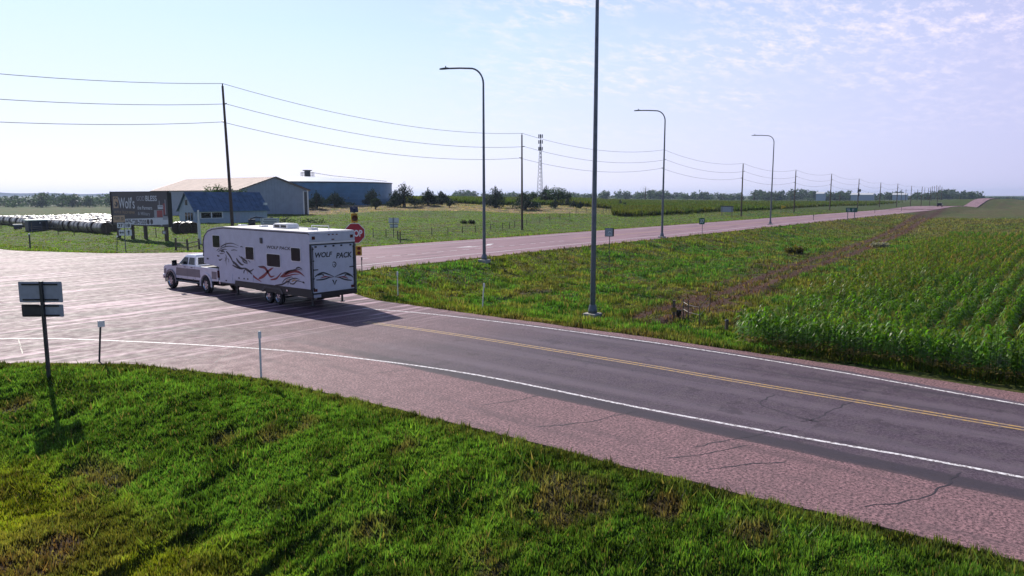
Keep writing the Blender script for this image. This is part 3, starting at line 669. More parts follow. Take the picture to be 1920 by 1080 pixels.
# ------------------------------------------------------------------ lettering and flat marks
def text_mesh(body, x0, x1, z0, z1, thick=.003, shear=0, bold=0.0):
    "letters filling the box x0..x1, z0..z1 in the local XZ plane, facing -Y"
    cu = bpy.data.curves.new('lettering', 'FONT'); cu.body = body; cu.size = 1; cu.extrude = .01; cu.offset = bold; cu.shear = shear
    to = bpy.data.objects.new('lettering', cu); C.objects.link(to)
    dg = bpy.context.evaluated_depsgraph_get(); me = bpy.data.meshes.new_from_object(to.evaluated_get(dg))
    bpy.data.objects.remove(to)
    co = np.empty(len(me.vertices)*3); me.vertices.foreach_get('co', co); co = co.reshape(-1, 3)
    a, b = co.min(0), co.max(0); q = np.empty_like(co)
    q[:, 0] = x0+(co[:, 0]-a[0])/(b[0]-a[0])*(x1-x0); q[:, 2] = z0+(co[:, 1]-a[1])/(b[1]-a[1])*(z1-z0); q[:, 1] = np.where(co[:, 2] > 0, -thick, 0)
    me.vertices.foreach_set('co', q.ravel()); me.update(); return me
def text(body, x0, x1, z0, z1, m, parent, y=0.0, name='lettering', **k):
    me = text_mesh(body, x0, x1, z0, z1, **k); me.materials.append(m)
    o = bpy.data.objects.new(name, me); C.objects.link(o); o.parent = parent; o.location = (0, y, 0); return o
def stroke(mb, pts, wd, depth=.004, m=0, to3=None):
    "tapered brush stroke; pts in 2D, to3 maps (a,b,h) to 3D, h=height off the surface"
    pts = smooth(pts, 5); P = [Vector((*p, 0)) for p in pts]; n = len(P); b = len(mb.v)
    for i, p in enumerate(P):
        t_ = (P[min(i+1, n-1)]-P[max(i-1, 0)]).normalized(); nn = Vector((-t_.y, t_.x, 0)); w_ = wd*max(.06, math.sin(math.pi*min(1, (i/(n-1))**.75*.97+.03))**.7)
        for s_ in (1, -1):
            q = p+nn*w_/2*s_; mb.v.append(to3(q.x, q.y, depth))
        if i: mb.f.append((b+2*i-2, b+2*i-1, b+2*i+1, b+2*i)); mb.m.append(m)
def panel(mb, x0, x1, z0, z1, y0=-.01, y1=.01, m=0, rad=0, n=5):
    if rad <= 0: return mb.box(x0, x1, y0, y1, z0, z1, m)
    poly = []
    for cx_, cz_, a_ in ((x1-rad, z0+rad, -90), (x1-rad, z1-rad, 0), (x0+rad, z1-rad, 90), (x0+rad, z0+rad, 180)):
        for k in range(n+1): q = R(a_+90*k/n); poly.append((cx_+rad*math.cos(q), cz_+rad*math.sin(q)))
    return mb.prism(poly, y0, y1, 'y', m)

# ------------------------------------------------------------------ street lights
def street_light(px, py, ptop, label):
    u, v, z = GP(px, py); d = depth(u, v); H = ZY(ptop, d)-z
    t = thing('street_lamp', label, 'street lamp', (u, v, z), 0, 'tall street lamps along the highway')
    mb = MB(); mb.prism([(-.42+.0, -.42), (.42, -.42), (.42, .42), (-.42, .42)], -.3, .28, 'z'); obj('foundation', mb, M['conc'], t, bev=.05)
    mb = MB(); mb.lathe([(.001, .28), (.27, .28), (.27, .42), (.2, .75), (.001, .75)], 16); obj('transformer_base', mb, M['galv'], t)
    h0 = H-1.6; mb = MB(); mb.tube([(0, 0, .7), (0, 0, h0*.5), (0, 0, h0)], [.155, .12, .085], 14); obj('shaft', mb, M['galv'], t, smooth=True)
    ax, ay = -Rt[0]*.55+.0, -Rt[1]*.55; ll = math.hypot(ax, ay); ax, ay = -0.30, .954      # arm reaches across the road
    pts = [(0, 0, h0)]
    for k in range(1, 9):
        q = R(90*k/8); pts.append((ax*1.3*(1-math.cos(q)), ay*1.3*(1-math.cos(q)), h0+1.4*math.sin(q)))
    pts += [(ax*2.3, ay*2.3, h0+1.48), (ax*3.4, ay*3.4, h0+1.52)]
    mb = MB(); mb.tube(pts, [.085]*2+[.075]*(len(pts)-2), 10); obj('arm', mb, M['galv'], t, smooth=True)
    mb = MB(); X_ = Vector((ax, ay, 0)); Y_ = Vector((-ay, ax, 0))
    prof = [(0, .07, .06), (.15, .13, .09), (.5, .17, .08), (.85, .16, .05), (.95, .08, .02)]; b = 0
    for s_, w_, hh in prof:
        c_ = X_*(3.3+s_)+Vector((0, 0, h0+1.52)); mb.v += [tuple(c_+Y_*w_+Vector((0, 0, -.05))), tuple(c_-Y_*w_+Vector((0, 0, -.05))), tuple(c_-Y_*w_*.8+Vector((0, 0, hh))), tuple(c_+Y_*w_*.8+Vector((0, 0, hh)))]
    for i in range(4):
        for k in range(4): mb.f.append((4*i+k, 4*i+(k+1) % 4, 4*i+4+(k+1) % 4, 4*i+4+k))
    mb.f += [(0, 1, 2, 3), (16, 17, 18, 19)]; mb.m = [0]*len(mb.f); obj('luminaire', mb, M['darksteel'], t)
    mb = MB(); c_ = X_*3.65+Vector((0, 0, h0+1.58)); mb.tube([tuple(c_), tuple(c_+Vector((0, 0, .17)))], .05, 8); obj('photocell', mb, M['darksteel'], t)
    return t
street_light(1111, 597, -215, 'nearest street lamp, its thick grey shaft running out of the top of the view')
street_light(908, 493, 122, 'tall street lamp at the pavement edge right of the stop sign')
street_light(1241, 447, 204, 'street lamp beyond the small blue and white sign, third from the camera')
street_light(1444, 422, 252, 'farthest street lamp, down the highway by the yellow pennant sign')

# ------------------------------------------------------------------ utility poles and wires
UP = [(-540,124,0),(434,162,0),(979,253,0),(1243,283,0),(1391,308,0),(1490,320,0),(1557,327,0),(1609,336,0),(1650,343,0),(1682,345,0),(1708,349,0),(1728,350,0),(1744,351,0),(1758,350,0)]
poles = []
for i, (px, pt, _) in enumerate(UP):
    if i == 0: u, v, H = -10.5, 80.0, 18.6; z = zt1(u, v)
    else:
        t_ = (px-960)/1341.0; du, dv = Fw[0]+Rt[0]*t_, Fw[1]+Rt[1]*t_; dd = 80.0/dv; u, v = du*dd, 80.0; z = zt1(u, v); H = ZY(pt, dd)-z
    poles.append((u, v, z, H))
UL = {1: 'tall leaning utility pole rising behind the caravan and blue roofed house', 2: 'utility pole with its foot by the wire fence, right of the second street lamp', 3: 'utility pole lined up behind the third street lamp',
      4: 'utility pole standing at the edge of the maize right of the grey board', 5: 'utility pole behind the yellow pennant sign', 6: 'utility pole left of the green guide sign, before the pole with equipment', 7: 'utility pole with a dark transformer cluster near its top'}
for i, (u, v, z, H) in enumerate(poles):
    t = thing('utility_pole', UL.get(i, '%s small distant utility pole right of the pole carrying the transformers' % ['first','second','third','fourth','fifth','sixth'][max(0, i-8)] if i else 'utility pole outside the left edge carrying the three wires'), 'utility pole', (u, v, z), 0, 'utility poles along the highway')
    lean = {1: (-.42, .0), 2: (-.1, 0)}.get(i, (0, 0))
    r0 = .17 if i < 4 else .20
    mb = MB(); mb.tube([(0, 0, -.3), (lean[0]*.5, 0, H*.5), (lean[0], 0, H)], [r0+.04, r0, r0*.72], 10); obj('shaft', mb, M['pole'], t, smooth=True)
    if i > 9: continue
    for k, (dz_, sx) in enumerate(((.0, 0), (2.1, -1), (4.1, 1))):
        zq = H-dz_; mb = MB()
        if k == 0: mb.tube([(lean[0], 0, H-.1), (lean[0], 0, H+.28)], .07, 8)
        else: mb.tube([(lean[0]*.9, .1*sx, zq), (lean[0]*.9, .55*sx, zq+.05)], [.05, .08], 8)
        obj('insulator', mb, M['darksteel'], t)
    if i == 7:
        mb = MB(); mb.lathe([(.001, -1.1), (.55, -1.1), (.6, -.2), (.5, .1), (.001, .1)], 12, (0.7, -.3, H-4.6)); mb.lathe([(.001, -1.1), (.5, -1.1), (.5, .0), (.001, .1)], 12, (-.7, -.3, H-4.6)); mb.box(-1.4, 1.4, -.12, .12, H-5.9, H-5.75)
        mb.box(-.5, .5, -.5, -.1, H-7.6, H-6.4); obj('transformer', mb, M['darksteel'], t)
for k, (dz_, dy_, nm) in enumerate(((-.28, 0, 'topmost of the three overhead wires strung along the utility poles'), (2.1, -.55, 'middle overhead wire on the near side of the utility poles'), (4.1, .55, 'lowest of the three overhead wires on the utility poles'))):
    mb = MB(); pts = []
    for i in range(len(poles)-1):
        a = poles[i]; b = poles[i+1]
        for s_ in range(16 if i < 10 else 4):
            n_ = 16 if i < 10 else 4; q = s_/n_; L_ = math.hypot(b[0]-a[0], b[1]-a[1]); sag = 1.7*(L_/57)**2*4*q*(1-q)
            lx = (-.4 if i == 1 else 0)*(1-q)+(-.4 if i == 0 else 0)*q
            pts.append((a[0]*(1-q)+b[0]*q+lx, a[1]*(1-q)+b[1]*q+dy_, (a[2]+a[3])*(1-q)+(b[2]+b[3])*q-dz_-sag))
    mb.tube(pts, .028, 5); o = obj('overhead_wire', mb, M['wire']); tag(o, nm, 'wire', 'overhead wires of the utility line')

# ------------------------------------------------------------------ trees
def leafcloud(blobs, n, size, colr, sprig=0):
    "many small leaf triangles spread through ellipsoid clumps"
    V = []; Cc = []; tot = sum(b[3]*b[4]*b[5] for b in blobs)
    for bx in blobs:
        k = max(4, int(n*bx[3]*bx[4]*bx[5]/tot)); d = rng.normal(size=(k, 3)); d /= np.linalg.norm(d, axis=1)[:, None]; r = (.35+.65*rng.random(k)**.5)[:, None]*(1+.18*rng.normal(size=(k, 1)))
        p = np.array(bx[:3])+d*r*np.array(bx[3:6]); a = rng.normal(size=(k, 3)); b = rng.normal(size=(k, 3)); a /= np.linalg.norm(a, axis=1)[:, None]; b /= np.linalg.norm(b, axis=1)[:, None]
        if sprig: a = a*.6+np.array([0, 0, sprig])
        sz = size*(.6+.8*rng.random((k, 1))); V.append(np.stack([p-b*sz*.5, p+b*sz*.5, p+a*sz], 1)); tone = .75+.5*rng.random()
        c = np.array(colr)*tone*(.7+.6*rng.random((k, 1))); Cc.append(np.repeat(np.hstack([c, np.ones((k, 1))])[:, None, :], 3, 1))
    V = np.vstack(V).reshape(-1, 3); return V, np.arange(len(V)).reshape(-1, 3), np.vstack(Cc).reshape(-1, 4)
def tree(name, label, cat, px, pbase, ptop, wpx, form='cedar', col=(.026, .048, .032), group=None, depth_=None, n=3800):
    if depth_: u, v = PX(px, depth_); z = zt1(u, v)
    else: u, v, z = GP(px, pbase)
    d = depth(u, v); H = ZY(ptop, d)-z; W = wpx/1341*d*(1.8 if form == 'cedar' else 1.15); t = thing(name, label, cat, (u, v, z), 0, group)
    mb = MB(); mb.tube([(0, 0, -.2), (random.uniform(-.1, .1), 0, H*.45), (random.uniform(-.15, .15), 0, H*.85)], [W*.05+.05, W*.035+.03, .02], 8)
    for k in range(7):
        a = random.uniform(0, 6.28); h0 = H*random.uniform(.15, .55); rr_ = W*random.uniform(.22, .4); mb.tube([(0, 0, h0), (math.cos(a)*rr_*.6, math.sin(a)*rr_*.6, h0+H*.12), (math.cos(a)*rr_, math.sin(a)*rr_, h0+H*.28)], [.07, .045, .015], 5)
    obj('trunk', mb, M['trunk'], t, smooth=True)
    B = []
    if form == 'cedar':
        for k in range(16):
            q = k/15; a = random.uniform(0, 6.28); rad = W*.5*(1-q)**.75; r_ = rad*random.uniform(.3, .75)
            B.append((math.cos(a)*r_, math.sin(a)*r_, H*(.14+.62*q), W*.2*(1.1-.6*q), W*.2*(1.1-.6*q), H*.17))
        for k in range(11):
            a = random.uniform(0, 6.28); q = random.random(); rad = W*.42*(1-q); hh = H*(.55+.38*q); B.append((math.cos(a)*rad, math.sin(a)*rad, hh, W*.04, W*.04, H*.12))
        B.append((0, 0, H*.9, W*.045, W*.045, H*.12)); Vv, Ff, Cq = leafcloud(B, n, .30, col, sprig=.8)
    else:
        for k in range(18):
            a = random.uniform(0, 6.28); q = random.random(); r_ = W*.42*math.sqrt(random.random()); zz = H*(.35+.45*q)
            B.append((math.cos(a)*r_, math.sin(a)*r_, zz*(1-.15*(r_/(W*.5))**2), W*.13*random.uniform(.7, 1.3), W*.13*random.uniform(.7, 1.3), H*.14*random.uniform(.7, 1.2)))
        B.append((0, 0, H*.45, W*.3, W*.3, H*.25)); Vv, Ff, Cq = leafcloud(B, n, .34, col)
    o = npmesh('crown', Vv, Ff, CEDAR if form == 'cedar' else LEAF, {'col': Cq}); o.parent = t; return t
CG = 'dark cedars on the bank by the blue tank'
tree('cedar_tree', 'conical dark cedar just right of the big shed in front of the tank', 'tree', 594, 392, 359, 27, group=CG)
tree('cedar_tree', 'broad low cedar in front of the middle of the blue tank', 'tree', 629, 389, 360, 34, group=CG)
tree('cedar_tree', 'cedar in front of the right end of the blue tank, behind the round bush', 'tree', 698, 387, 353, 27, group=CG)
tree('round_bush', 'round dark bush at the fence below the cedar at the tank end', 'bush', 704, 393, 370, 20, form='round', col=(.025, .045, .03), group=CG, n=1400)
tree('cedar_tree', 'smaller cedar touching the right edge of the blue tank', 'tree', 741, 388, 357, 22, group=CG)
tree('cedar_tree', 'tallest pointed cedar, just right of the blue tank', 'tree', 758, 388, 341, 32, group=CG)
tree('cedar_tree', 'cedar with a thin pointed top, left of a lower bushy pair', 'tree', 803, 385, 353, 26, group=CG)
tree('cedar_tree', 'low bushy cedar left of the tall street lamp', 'tree', 828, 384, 358, 30, group=CG)
tree('round_bush', 'small dark shrub on the bare bank right of the low cedar pair', 'bush', 843, 390, 375, 9, form='round', col=(.025, .045, .03), group=CG, n=500)
tree('cedar_tree', 'wide cedar with a spire just right of the tall street lamp', 'tree', 929, 390, 349, 35, group=CG, n=3600)
tree('cedar_tree', 'big round cedar behind the utility pole on the bank', 'tree', 984, 394, 358, 40, group=CG, n=3600)
tree('shade_tree', 'broad open crowned tree at the foot of the lattice tower', 'tree', 1047, 384, 346, 46, form='round', col=(.03, .06, .035), n=3600)
tree('shade_tree', 'small leggy tree left of the lattice tower foot', 'tree', 1000, 380, 353, 30, form='round', col=(.03, .055, .035), n=1500)
tree('cedar_tree', 'cedar in front of the broad tree by the tower', 'tree', 1024, 384, 348, 26, group=CG)
for px, pb, pt, ww, lb in ((1041, 391, 373, 15, 'small cedar lowest on the bank right of the utility pole'), (1062, 386, 368, 13, 'small cedar on the dry bank below the broad tree'), (1075, 389, 376, 10, 'stubby shrub right of the small cedar on the dry bank'),
                           (1088, 391, 379, 9, 'tiny shrub left of the nearest street lamp shaft'), (1163, 389, 374, 8, 'slim young cedar right of the nearest street lamp shaft'), (1172, 391, 379, 8, 'lowest young cedar above the road beyond the lamp shaft')):
    tree('young_cedar', lb, 'tree', px, pb, pt, ww, group=CG, n=500)
tree('shade_tree', 'leafy tree between the blue roofed house and the big shed', 'tree', 409, 400, 339, 64, form='round', col=(.04, .075, .02), depth_=181, n=4200)
tree('shade_tree', 'second leafy tree right of the leaning utility pole, behind the blue roof', 'tree', 455, 400, 345, 28, form='round', col=(.04, .075, .02), depth_=183, n=1500)
# distinct far trees on the skyline
for px, pt, ww, lb in ((1210, 343, 26, 'pointed tall tree standing out of the skyline left of the third lamp'), (1414, 353, 24, 'round tree on the skyline between a utility pole and the farthest lamp'), (1453, 357, 18, 'skyline tree just right of the farthest street lamp'),
                       (1483, 356, 16, 'skyline tree by the utility pole behind the pennant sign'), (868, 357, 22, 'low tree on the skyline left of the tall street lamp'), (1575, 356, 30, 'dark skyline tree clump left of the pole with equipment'), (1800, 364, 20, 'small skyline tree beyond the road crest, left side')):
    tree('far_tree', lb, 'tree', px, 372, pt, ww, form='round', col=(.035, .06, .05), depth_=760, n=700)
def woods(name, label, c0, c1, d0, d1, n, htop, col, seed=1, size=1.6, rad=5.0):
    B = []
    for i in range(n):
        px = random.uniform(c0, c1); d = random.uniform(d0, d1); u, v = PX(px, d); z = zt1(u, v); top = ZY(htop(px)+random.uniform(-1.5, 2.5), d); hh = max(3, top-z)
        for q in range(3): B.append((u+random.uniform(-3, 3), v+random.uniform(-3, 3), z+hh*(.3+.27*q), rad*(1.1-.25*q), rad*(1.1-.25*q), hh*.22))
    Vv, Ff, Cq = leafcloud(B, n*150, size, col); o = npmesh(name, Vv, Ff, LEAF, {'col': Cq}); kind(o, 'stuff', label)
woods('far_woods', 'hazy blue belt of trees in the valley on the left', -160, 560, 640, 760, 170, lambda p: 366+2*math.sin(p*.05)+1.5*math.sin(p*.13), (.045, .075, .06), size=1.7)
woods('far_woods', 'hazy shelterbelts along the skyline on the right', 850, 1840, 1050, 1300, 260, lambda p: 360+2.5*math.sin(p*.02)+2*math.sin(p*.07)+(2 if p < 1200 else 0), (.045, .075, .06), size=2.4, rad=6.5)
woods('far_woods', 'distant tree line beyond the road crest', 1640, 2100, 1300, 1600, 90, lambda p: 366+(p-1640)*.022+1.5*math.sin(p*.09), (.045, .075, .06), size=2.4, rad=7)
# low blue hills on the far left
mb = MB(); N_ = 60
for i in range(N_+1):
    px = -400+i*1500/N_; u, v = PX(px, 5200); zz = ZY(361+2.2*math.sin(px*.009)+.8*math.sin(px*.05)+max(0, (px-250)*.01), 5200); u2, v2 = PX(px, 7000)
    mb.v += [(u, v, -60), (u, v, zz), (u2, v2, zz-20)]
    if i: a = 3*i; mb.f += [(a-3, a, a+1, a-2), (a-2, a+1, a+2, a-1)]
mb.m = [0]*len(mb.f); o = obj('hills', mb, mat('far_hill_woodland', (.06, .09, .07), .9, 0, .3, .004)); kind(o, 'structure', 'low wooded hills on the horizon to the left')

# ------------------------------------------------------------------ farm buildings
def gable(name, label, u0, v0, L_, W_, ze, zrg, ridge, z, wallm, roofm, over=.35, zb=-.8):
    "u0,v0 nearest corner; L along u, W along v; ridge 'u' or 'v'"
    t = thing(name, label, 'building', (u0, v0, z)); mb = MB(); e, r = ze-z, zrg-z
    if ridge == 'v': mb.prism([(0, zb), (L_, zb), (L_, e), (L_/2, r), (0, e)], 0, W_, 'y')
    else: mb.prism([(0, zb), (W_, zb), (W_, e), (W_/2, r), (0, e)], 0, L_, 'x')
    if L_ > 12:
        k = .6                                          # corrugation ribs on the two seen walls
        while k < L_-.3:
            hh = (e+(r-e)*(1-abs(k-L_/2)/(L_/2)) if ridge == 'v' else e)-.25; mb.box(k, k+.09, -.035, .01, zb, hh); k += .9
        k = .6
        while k < W_-.3:
            hh = (e if ridge == 'v' else e+(r-e)*(1-abs(k-W_/2)/(W_/2)))-.25; mb.box(-.035, .01, k, k+.09, zb, hh); k += .9
    obj('wall', mb, wallm, t)
    n = L_ if ridge == 'v' else W_; m_ = W_ if ridge == 'v' else L_; mb = MB(); th = .18; sl = (r-e)/(n/2)
    for s_ in (0, 1):
        a0_, a1_ = (-over, n/2) if s_ == 0 else (n+over, n/2)
        z0_ = e-over*sl+.04; poly_ = [(a0_, z0_), (a1_, r+.04), (a1_, r+.04+th), (a0_, z0_+th)]
        mb.prism(poly_, -over, m_+over, 'y' if ridge == 'v' else 'x')
        k = .5
        while k < m_:                                   # standing ribs
            P = [(a0_, z0_+th), (a1_, r+.04+th), (a1_, r+.10+th), (a0_, z0_+th+.06)]; mb.prism(P, k, k+.06, 'y' if ridge == 'v' else 'x'); k += 1.2
    obj('roof', mb, roofm, t); return t
def at(px, d): return PX(px, d)
u0, v0 = at(450, 190); zb = zt1(u0+10, v0)
sh = gable('farm_shed', 'large steel shed with pink tinged roof and plain blue grey gable end', u0, v0, 21.4, 49.4, 7.1, 10.6, 'v', zb, M['shedwall'], M['shedroof'], .5, -2)
mb = MB(); mb.box(21.0, 21.45, -.06, 0, -1, 6.9); mb.box(19.6, 20.0, -.05, 0, -1, 6.3); obj('corner_trim', mb, M['white'], sh)
mb = MB(); mb.box(20.0, 21.0, -.045, -.002, -.9, 6.1); obj('dark_panel', mb, M['darksteel'], sh)  # narrow dark upright panel near the right end of the gable
mb = MB(); mb.box(-.08, .12, -.08, .12, -1, 6.9); mb.prism([(-.5, 6.55), (10.7, 10.1), (21.9, 6.55), (21.9, 6.75), (10.7, 10.35), (-.5, 6.75)], -.56, -.50, 'y'); obj('gable_trim', mb, M['darksteel'], sh)
mb = MB(); mb.box(.3, 21, -.04, -.005, -.6+.0, -.2); obj('kickboard', mb, M['darksteel'], sh)
u0, v0 = at(364, 150); zb = zt1(u0, v0)
hs = gable('small_house', 'small pale house with weathered blue metal roof behind the caravan', u0, v0, 17, 6.8, ZY(394, 150), ZY(362, 157), 'u', zb, M['housewall'], M['houseroof'], .45)
mb = MB(); e_ = ZY(394, 150)-zb
mb.box(-.06, -.0, 3.0, 3.9, e_+1.0, e_+2.1); obj('attic_window', mb, M['glass'], hs)
for q in (1.0, 2.2, 3.4):
    mb = MB(); mb.box(-.06, -.005, q, q+.8, .6, 2.2); obj('window', mb, M['glass'], hs)
fr = MB(); fr.box(1.0, 6.2, -.10, -.005, .9, 2.3); wo = obj('window', fr, M['white'], hs); mb = MB(); mb.box(1.25, 3.4, -.12, -.10, 1.05, 2.15); mb.box(3.7, 5.9, -.12, -.10, 1.05, 2.15); obj('pane', mb, M['glass'], wo)
mb = MB(); mb.box(9.2, 10.2, -.07, -.005, .1, 2.1); obj('door', mb, M['signback'], hs)
mb = MB()
for q in (4.5, 7.5, 9.0, 12.0): mb.prism([(.5, e_+.50), (.53+3.0, e_+3.62), (.53+3.0, e_+3.65), (.5, e_+.53)], q, q+.25, 'x')
# plain weathered streak panels on the roof sheets
mb2 = MB(); mb2.box(16.2, 16.9, -.4, .2, e_+.9, e_+1.4); obj('roof_vent', mb2, M['white'], hs)
# tank
dc = 270; r_ = 31.2; uc, vc = PX(578, dc); zb = 2.4; zt_ = ZY(340, dc-r_)
tk = thing('slurry_tank', 'huge round blue steel storage tank with low conical roof and rooftop platform', 'tank', (uc, vc, zb))
HT = zt_-zb; ang0 = math.atan2(-vc, -uc)
mb = MB(); mb.lathe([(r_, -1.5), (r_, HT)], 96); obj('wall', mb, M['bluesteel'], tk, smooth=True)
mb = MB()
for q in range(5):
    mb.lathe([(r_+.02, HT*q/5+.6), (r_+.07, HT*q/5+.62), (r_+.07, HT*q/5+.74), (r_+.02, HT*q/5+.76)], 96)
obj('hoop', mb, mat('tank_hoop_steel', (.10, .24, .40), .4, .2, .1, .5), tk, smooth=True)
mb = MB(); mb.lathe([(r_+.25, HT-.35), (r_+.25, HT), (r_, HT+.02)], 96); obj('rim', mb, M['darksteel'], tk)
zc_ = ZY(331, dc)-zb; mb = MB(); mb.lathe([(r_+.3, HT+.03), (r_*.6, HT+(zc_-HT)*.55), (2.5, zc_), (.01, zc_+.05)], 96); obj('roof', mb, M['tankroof'], tk, smooth=True)
mb = MB(); mb.lathe([(.01, zc_), (1.1, zc_), (1.1, zc_+2.0), (1.7, zc_+2.1), (1.7, zc_+2.4), (.01, zc_+2.5)], 20); obj('hatch', mb, M['darksteel'], tk)
mb = MB()
for k in range(10):
    a = 2*math.pi*k/10; mb.tube([(2.4*math.cos(a), 2.4*math.sin(a), zc_-.1), (2.4*math.cos(a), 2.4*math.sin(a), zc_+1.5)], .06, 5)
for hz in (.5, 1.0, 1.5): mb.tube([(2.4*math.cos(2*math.pi*k/20), 2.4*math.sin(2*math.pi*k/20), zc_+hz) for k in range(21)], .06, 5)
obj('railing', mb, M['darksteel'], tk)
mb = MB(); ax, ay = Rt
for s_ in (-.5, .5):
    mb.tube([(ax*2.4-ay*s_, ay*2.4+ax*s_, zc_+1.4), (ax*9-ay*s_, ay*9+ax*s_, HT+(zc_-HT)*.72+1.0), (ax*r_*.95-ay*s_, ay*r_*.95+ax*s_, HT+.6)], .07, 5)
obj('roof_stair', mb, M['darksteel'], tk)
# far farm buildings among the trees
for px, d, W_, H_, lb in ((1637, 900, 26, 4.5, 'pale low farm shed far away between two utility poles'), (1700, 1000, 18, 5, 'grey far barn by the distant tree clump'), (1545, 920, 10, 6, 'small tall far grain bin shape left of the equipment pole')):
    u, v = PX(px, d); z = ZY(372, d); gable('far_barn', lb, u, v, 8, W_, z+H_, z+H_+2.2, 'v', z, M['housewall'], M['white'], .3, -3)
# lattice tower
d = 330; u, v = PX(1013, d); z = zt1(u, v); H = ZY(253, d)-z
tw = thing('lattice_tower', 'slender lattice radio tower with antennas behind the tree clump', 'tower', (u, v, z)); mb = MB(); legs = []
for k in range(3):
    a = 2*math.pi*k/3+.4; legs.append([(math.cos(a)*(1.75*(1-q)+.25*q), math.sin(a)*(1.75*(1-q)+.25*q), H*.93*q) for q in [i/16 for i in range(17)]])
for l in legs: mb.tube(l, .09, 5)
obj('mast_legs', mb, M['galv'], tw); mb = MB()
for i in range(16):
    for k in range(3): mb.tube([legs[k][i], legs[(k+1) % 3][i+1]], .045, 4); mb.tube([legs[(k+1) % 3][i], legs[k][i+1]], .045, 4)
obj('bracing', mb, M['galv'], tw)
for hz in (.80, .90, .985):
    for k in range(4):
        mb = MB(); a = 1.57*k+.5; mb.box(math.cos(a)*.8-.17, math.cos(a)*.8+.17, math.sin(a)*.8-.17, math.sin(a)*.8+.17, H*hz-.9, H*hz+.7); obj('antenna', mb, M['darksteel'], tw)
mb = MB(); mb.tube([(0, 0, H*.9), (0, 0, H)], .08, 6); obj('mast_top', mb, M['darksteel'], tw)

# distant H poles on the cross line
HG = 'far thin poles on the distant cross line'
for i, (px, pt) in enumerate(((1690,355),(1698,355),(1720,355),(1733,352),(1740,352),(1747,349),(1751,349),(1755,347),(1761,347),(1765,350))):
    u, v = PX(px, 640); z = zt1(u, v); H = ZY(pt, 640)-z
    mb = MB(); mb.tube([(0, 0, -.5), (0, 0, H)], [.22, .16], 6); mb.box(-1.2, 1.2, -.1, .1, H-1.3, H-1.0); o = obj('far_pole', mb, M['pole'], loc=(u, v, z)); tag(o, '%s from the left of the tiny skyline poles before the road crest' % ['first','second','third','fourth','fifth','sixth','seventh','eighth','ninth','last'][i], 'utility pole', HG)

# ------------------------------------------------------------------ round bales
mb = MB(); mb.lathe([(.91, -.74), (.95, -.66), (.95, .66), (.91, .74)], 20, m=0, axis='x'); mb.lathe([(.01, -.70), (.5, -.72), (.91, -.74)], 20, m=1, axis='x'); mb.lathe([(.91, .74), (.5, .72), (.01, .70)], 20, m=1, axis='x')
bale_me = obj('hay_bale', mb, [M['bale'], M['baleend']], smooth=True); me0 = bale_me.data; bpy.data.objects.remove(bale_me)
A = np.array(PX(194, 112)); B_ = np.array(PX(-25, 158)); dr = (B_-A)/np.linalg.norm(B_-A); nn = np.array([dr[1], -dr[0]]); nn = nn if nn@np.array(Fw) > 0 else -nn
T_ = ['first','second','third','fourth','fifth','sixth','seventh','eighth','ninth','tenth','eleventh','twelfth','thirteenth','fourteenth','fifteenth','sixteenth','seventeenth','eighteenth','nineteenth']
ORD = T_+['twentieth']+['twenty '+q for q in T_[:9]]+['thirtieth']+['thirty '+q for q in T_[:9]]+['fortieth']+['forty '+q for q in T_[:9]]
BL = ['bale far along the nearest row']+['hay bale in the %s row of the stack yard, counted back from the camera' % q for q in T_[1:9]]
nb = 0
for row in range(7):
    n_ = int(np.linalg.norm(B_-A)/1.53)+1
    for k in range(n_-(row % 2)):
        p = A+dr*(k*1.53+random.uniform(-.04, .04)+(.5 if row % 2 else 0))+nn*(row*3.4+random.uniform(-.12, .12))
        dd_ = depth(*p); col_ = 960+1341*(p[0]*Rt[0]+p[1]*Rt[1])/dd_
        if col_ < -30 or col_ > 212: continue
        s_ = random.uniform(.96, 1.05); o = bpy.data.objects.new('round_bale', me0); C.objects.link(o); o.location = (p[0], p[1], zt1(p[0], p[1])+.93*s_); o.scale = (1, s_, s_)
        o.rotation_euler = (random.uniform(0, 6.28), 0, math.atan2(dr[1], dr[0])+random.uniform(-.04, .04)); tag(o, (('%s bale from the billboard end of the nearest stack row' % ORD[k]) if row == 0 and k < len(ORD) else BL[row]), 'hay bale', 'round bales in the stack yard'); nb += 1
for i, (px, d, lb) in enumerate(((329, 112, 'left one of the bales right of the billboard'), (343, 112, 'middle bale of the short row right of the billboard'), (357, 113, 'rightmost bale, between billboard and white post'), (336, 115, 'bale behind the left of the short row by the house'), (352, 116, 'bale behind the right of the short row by the house'))):
    u, v = PX(px, d); o = bpy.data.objects.new('round_bale', me0); C.objects.link(o); o.location = (u, v, zt1(u, v)+.92); o.rotation_euler = (0, 0, 1.25); tag(o, lb, 'hay bale', 'round bales right of the billboard')

# ------------------------------------------------------------------ fences
def fence(label, pix, hpost=1.25, rails=(), name='wire_fence', wires=(.35, .7, 1.05), r=.065, n=None, wood=M['wood']):
    pts = [GP(*q) if len(q) == 2 else q for q in pix]; t = thing(name, label, 'fence', pts[0]); o0 = Vector(pts[0])
    for p in pts:
        q = Vector(p)-o0; hh = hpost*random.uniform(.9, 1.12); mb = MB(); mb.tube([tuple(q+Vector((0, 0, -.2))), tuple(q+Vector((random.uniform(-.06, .06), random.uniform(-.06, .06), hh)))], [r, r*.9], 7); obj('post', mb, wood, t)
    mb = MB()
    for h in wires:
        mb.tube([tuple(Vector(p)-o0+Vector((0, 0, h))) for p in pts], .012, 4)
    for h in rails: mb.tube([tuple(Vector(p)-o0+Vector((0, 0, h))) for p in pts], .06, 6)
    obj('rail' if rails else 'wire', mb, wood if rails else M['wire'], t); return t
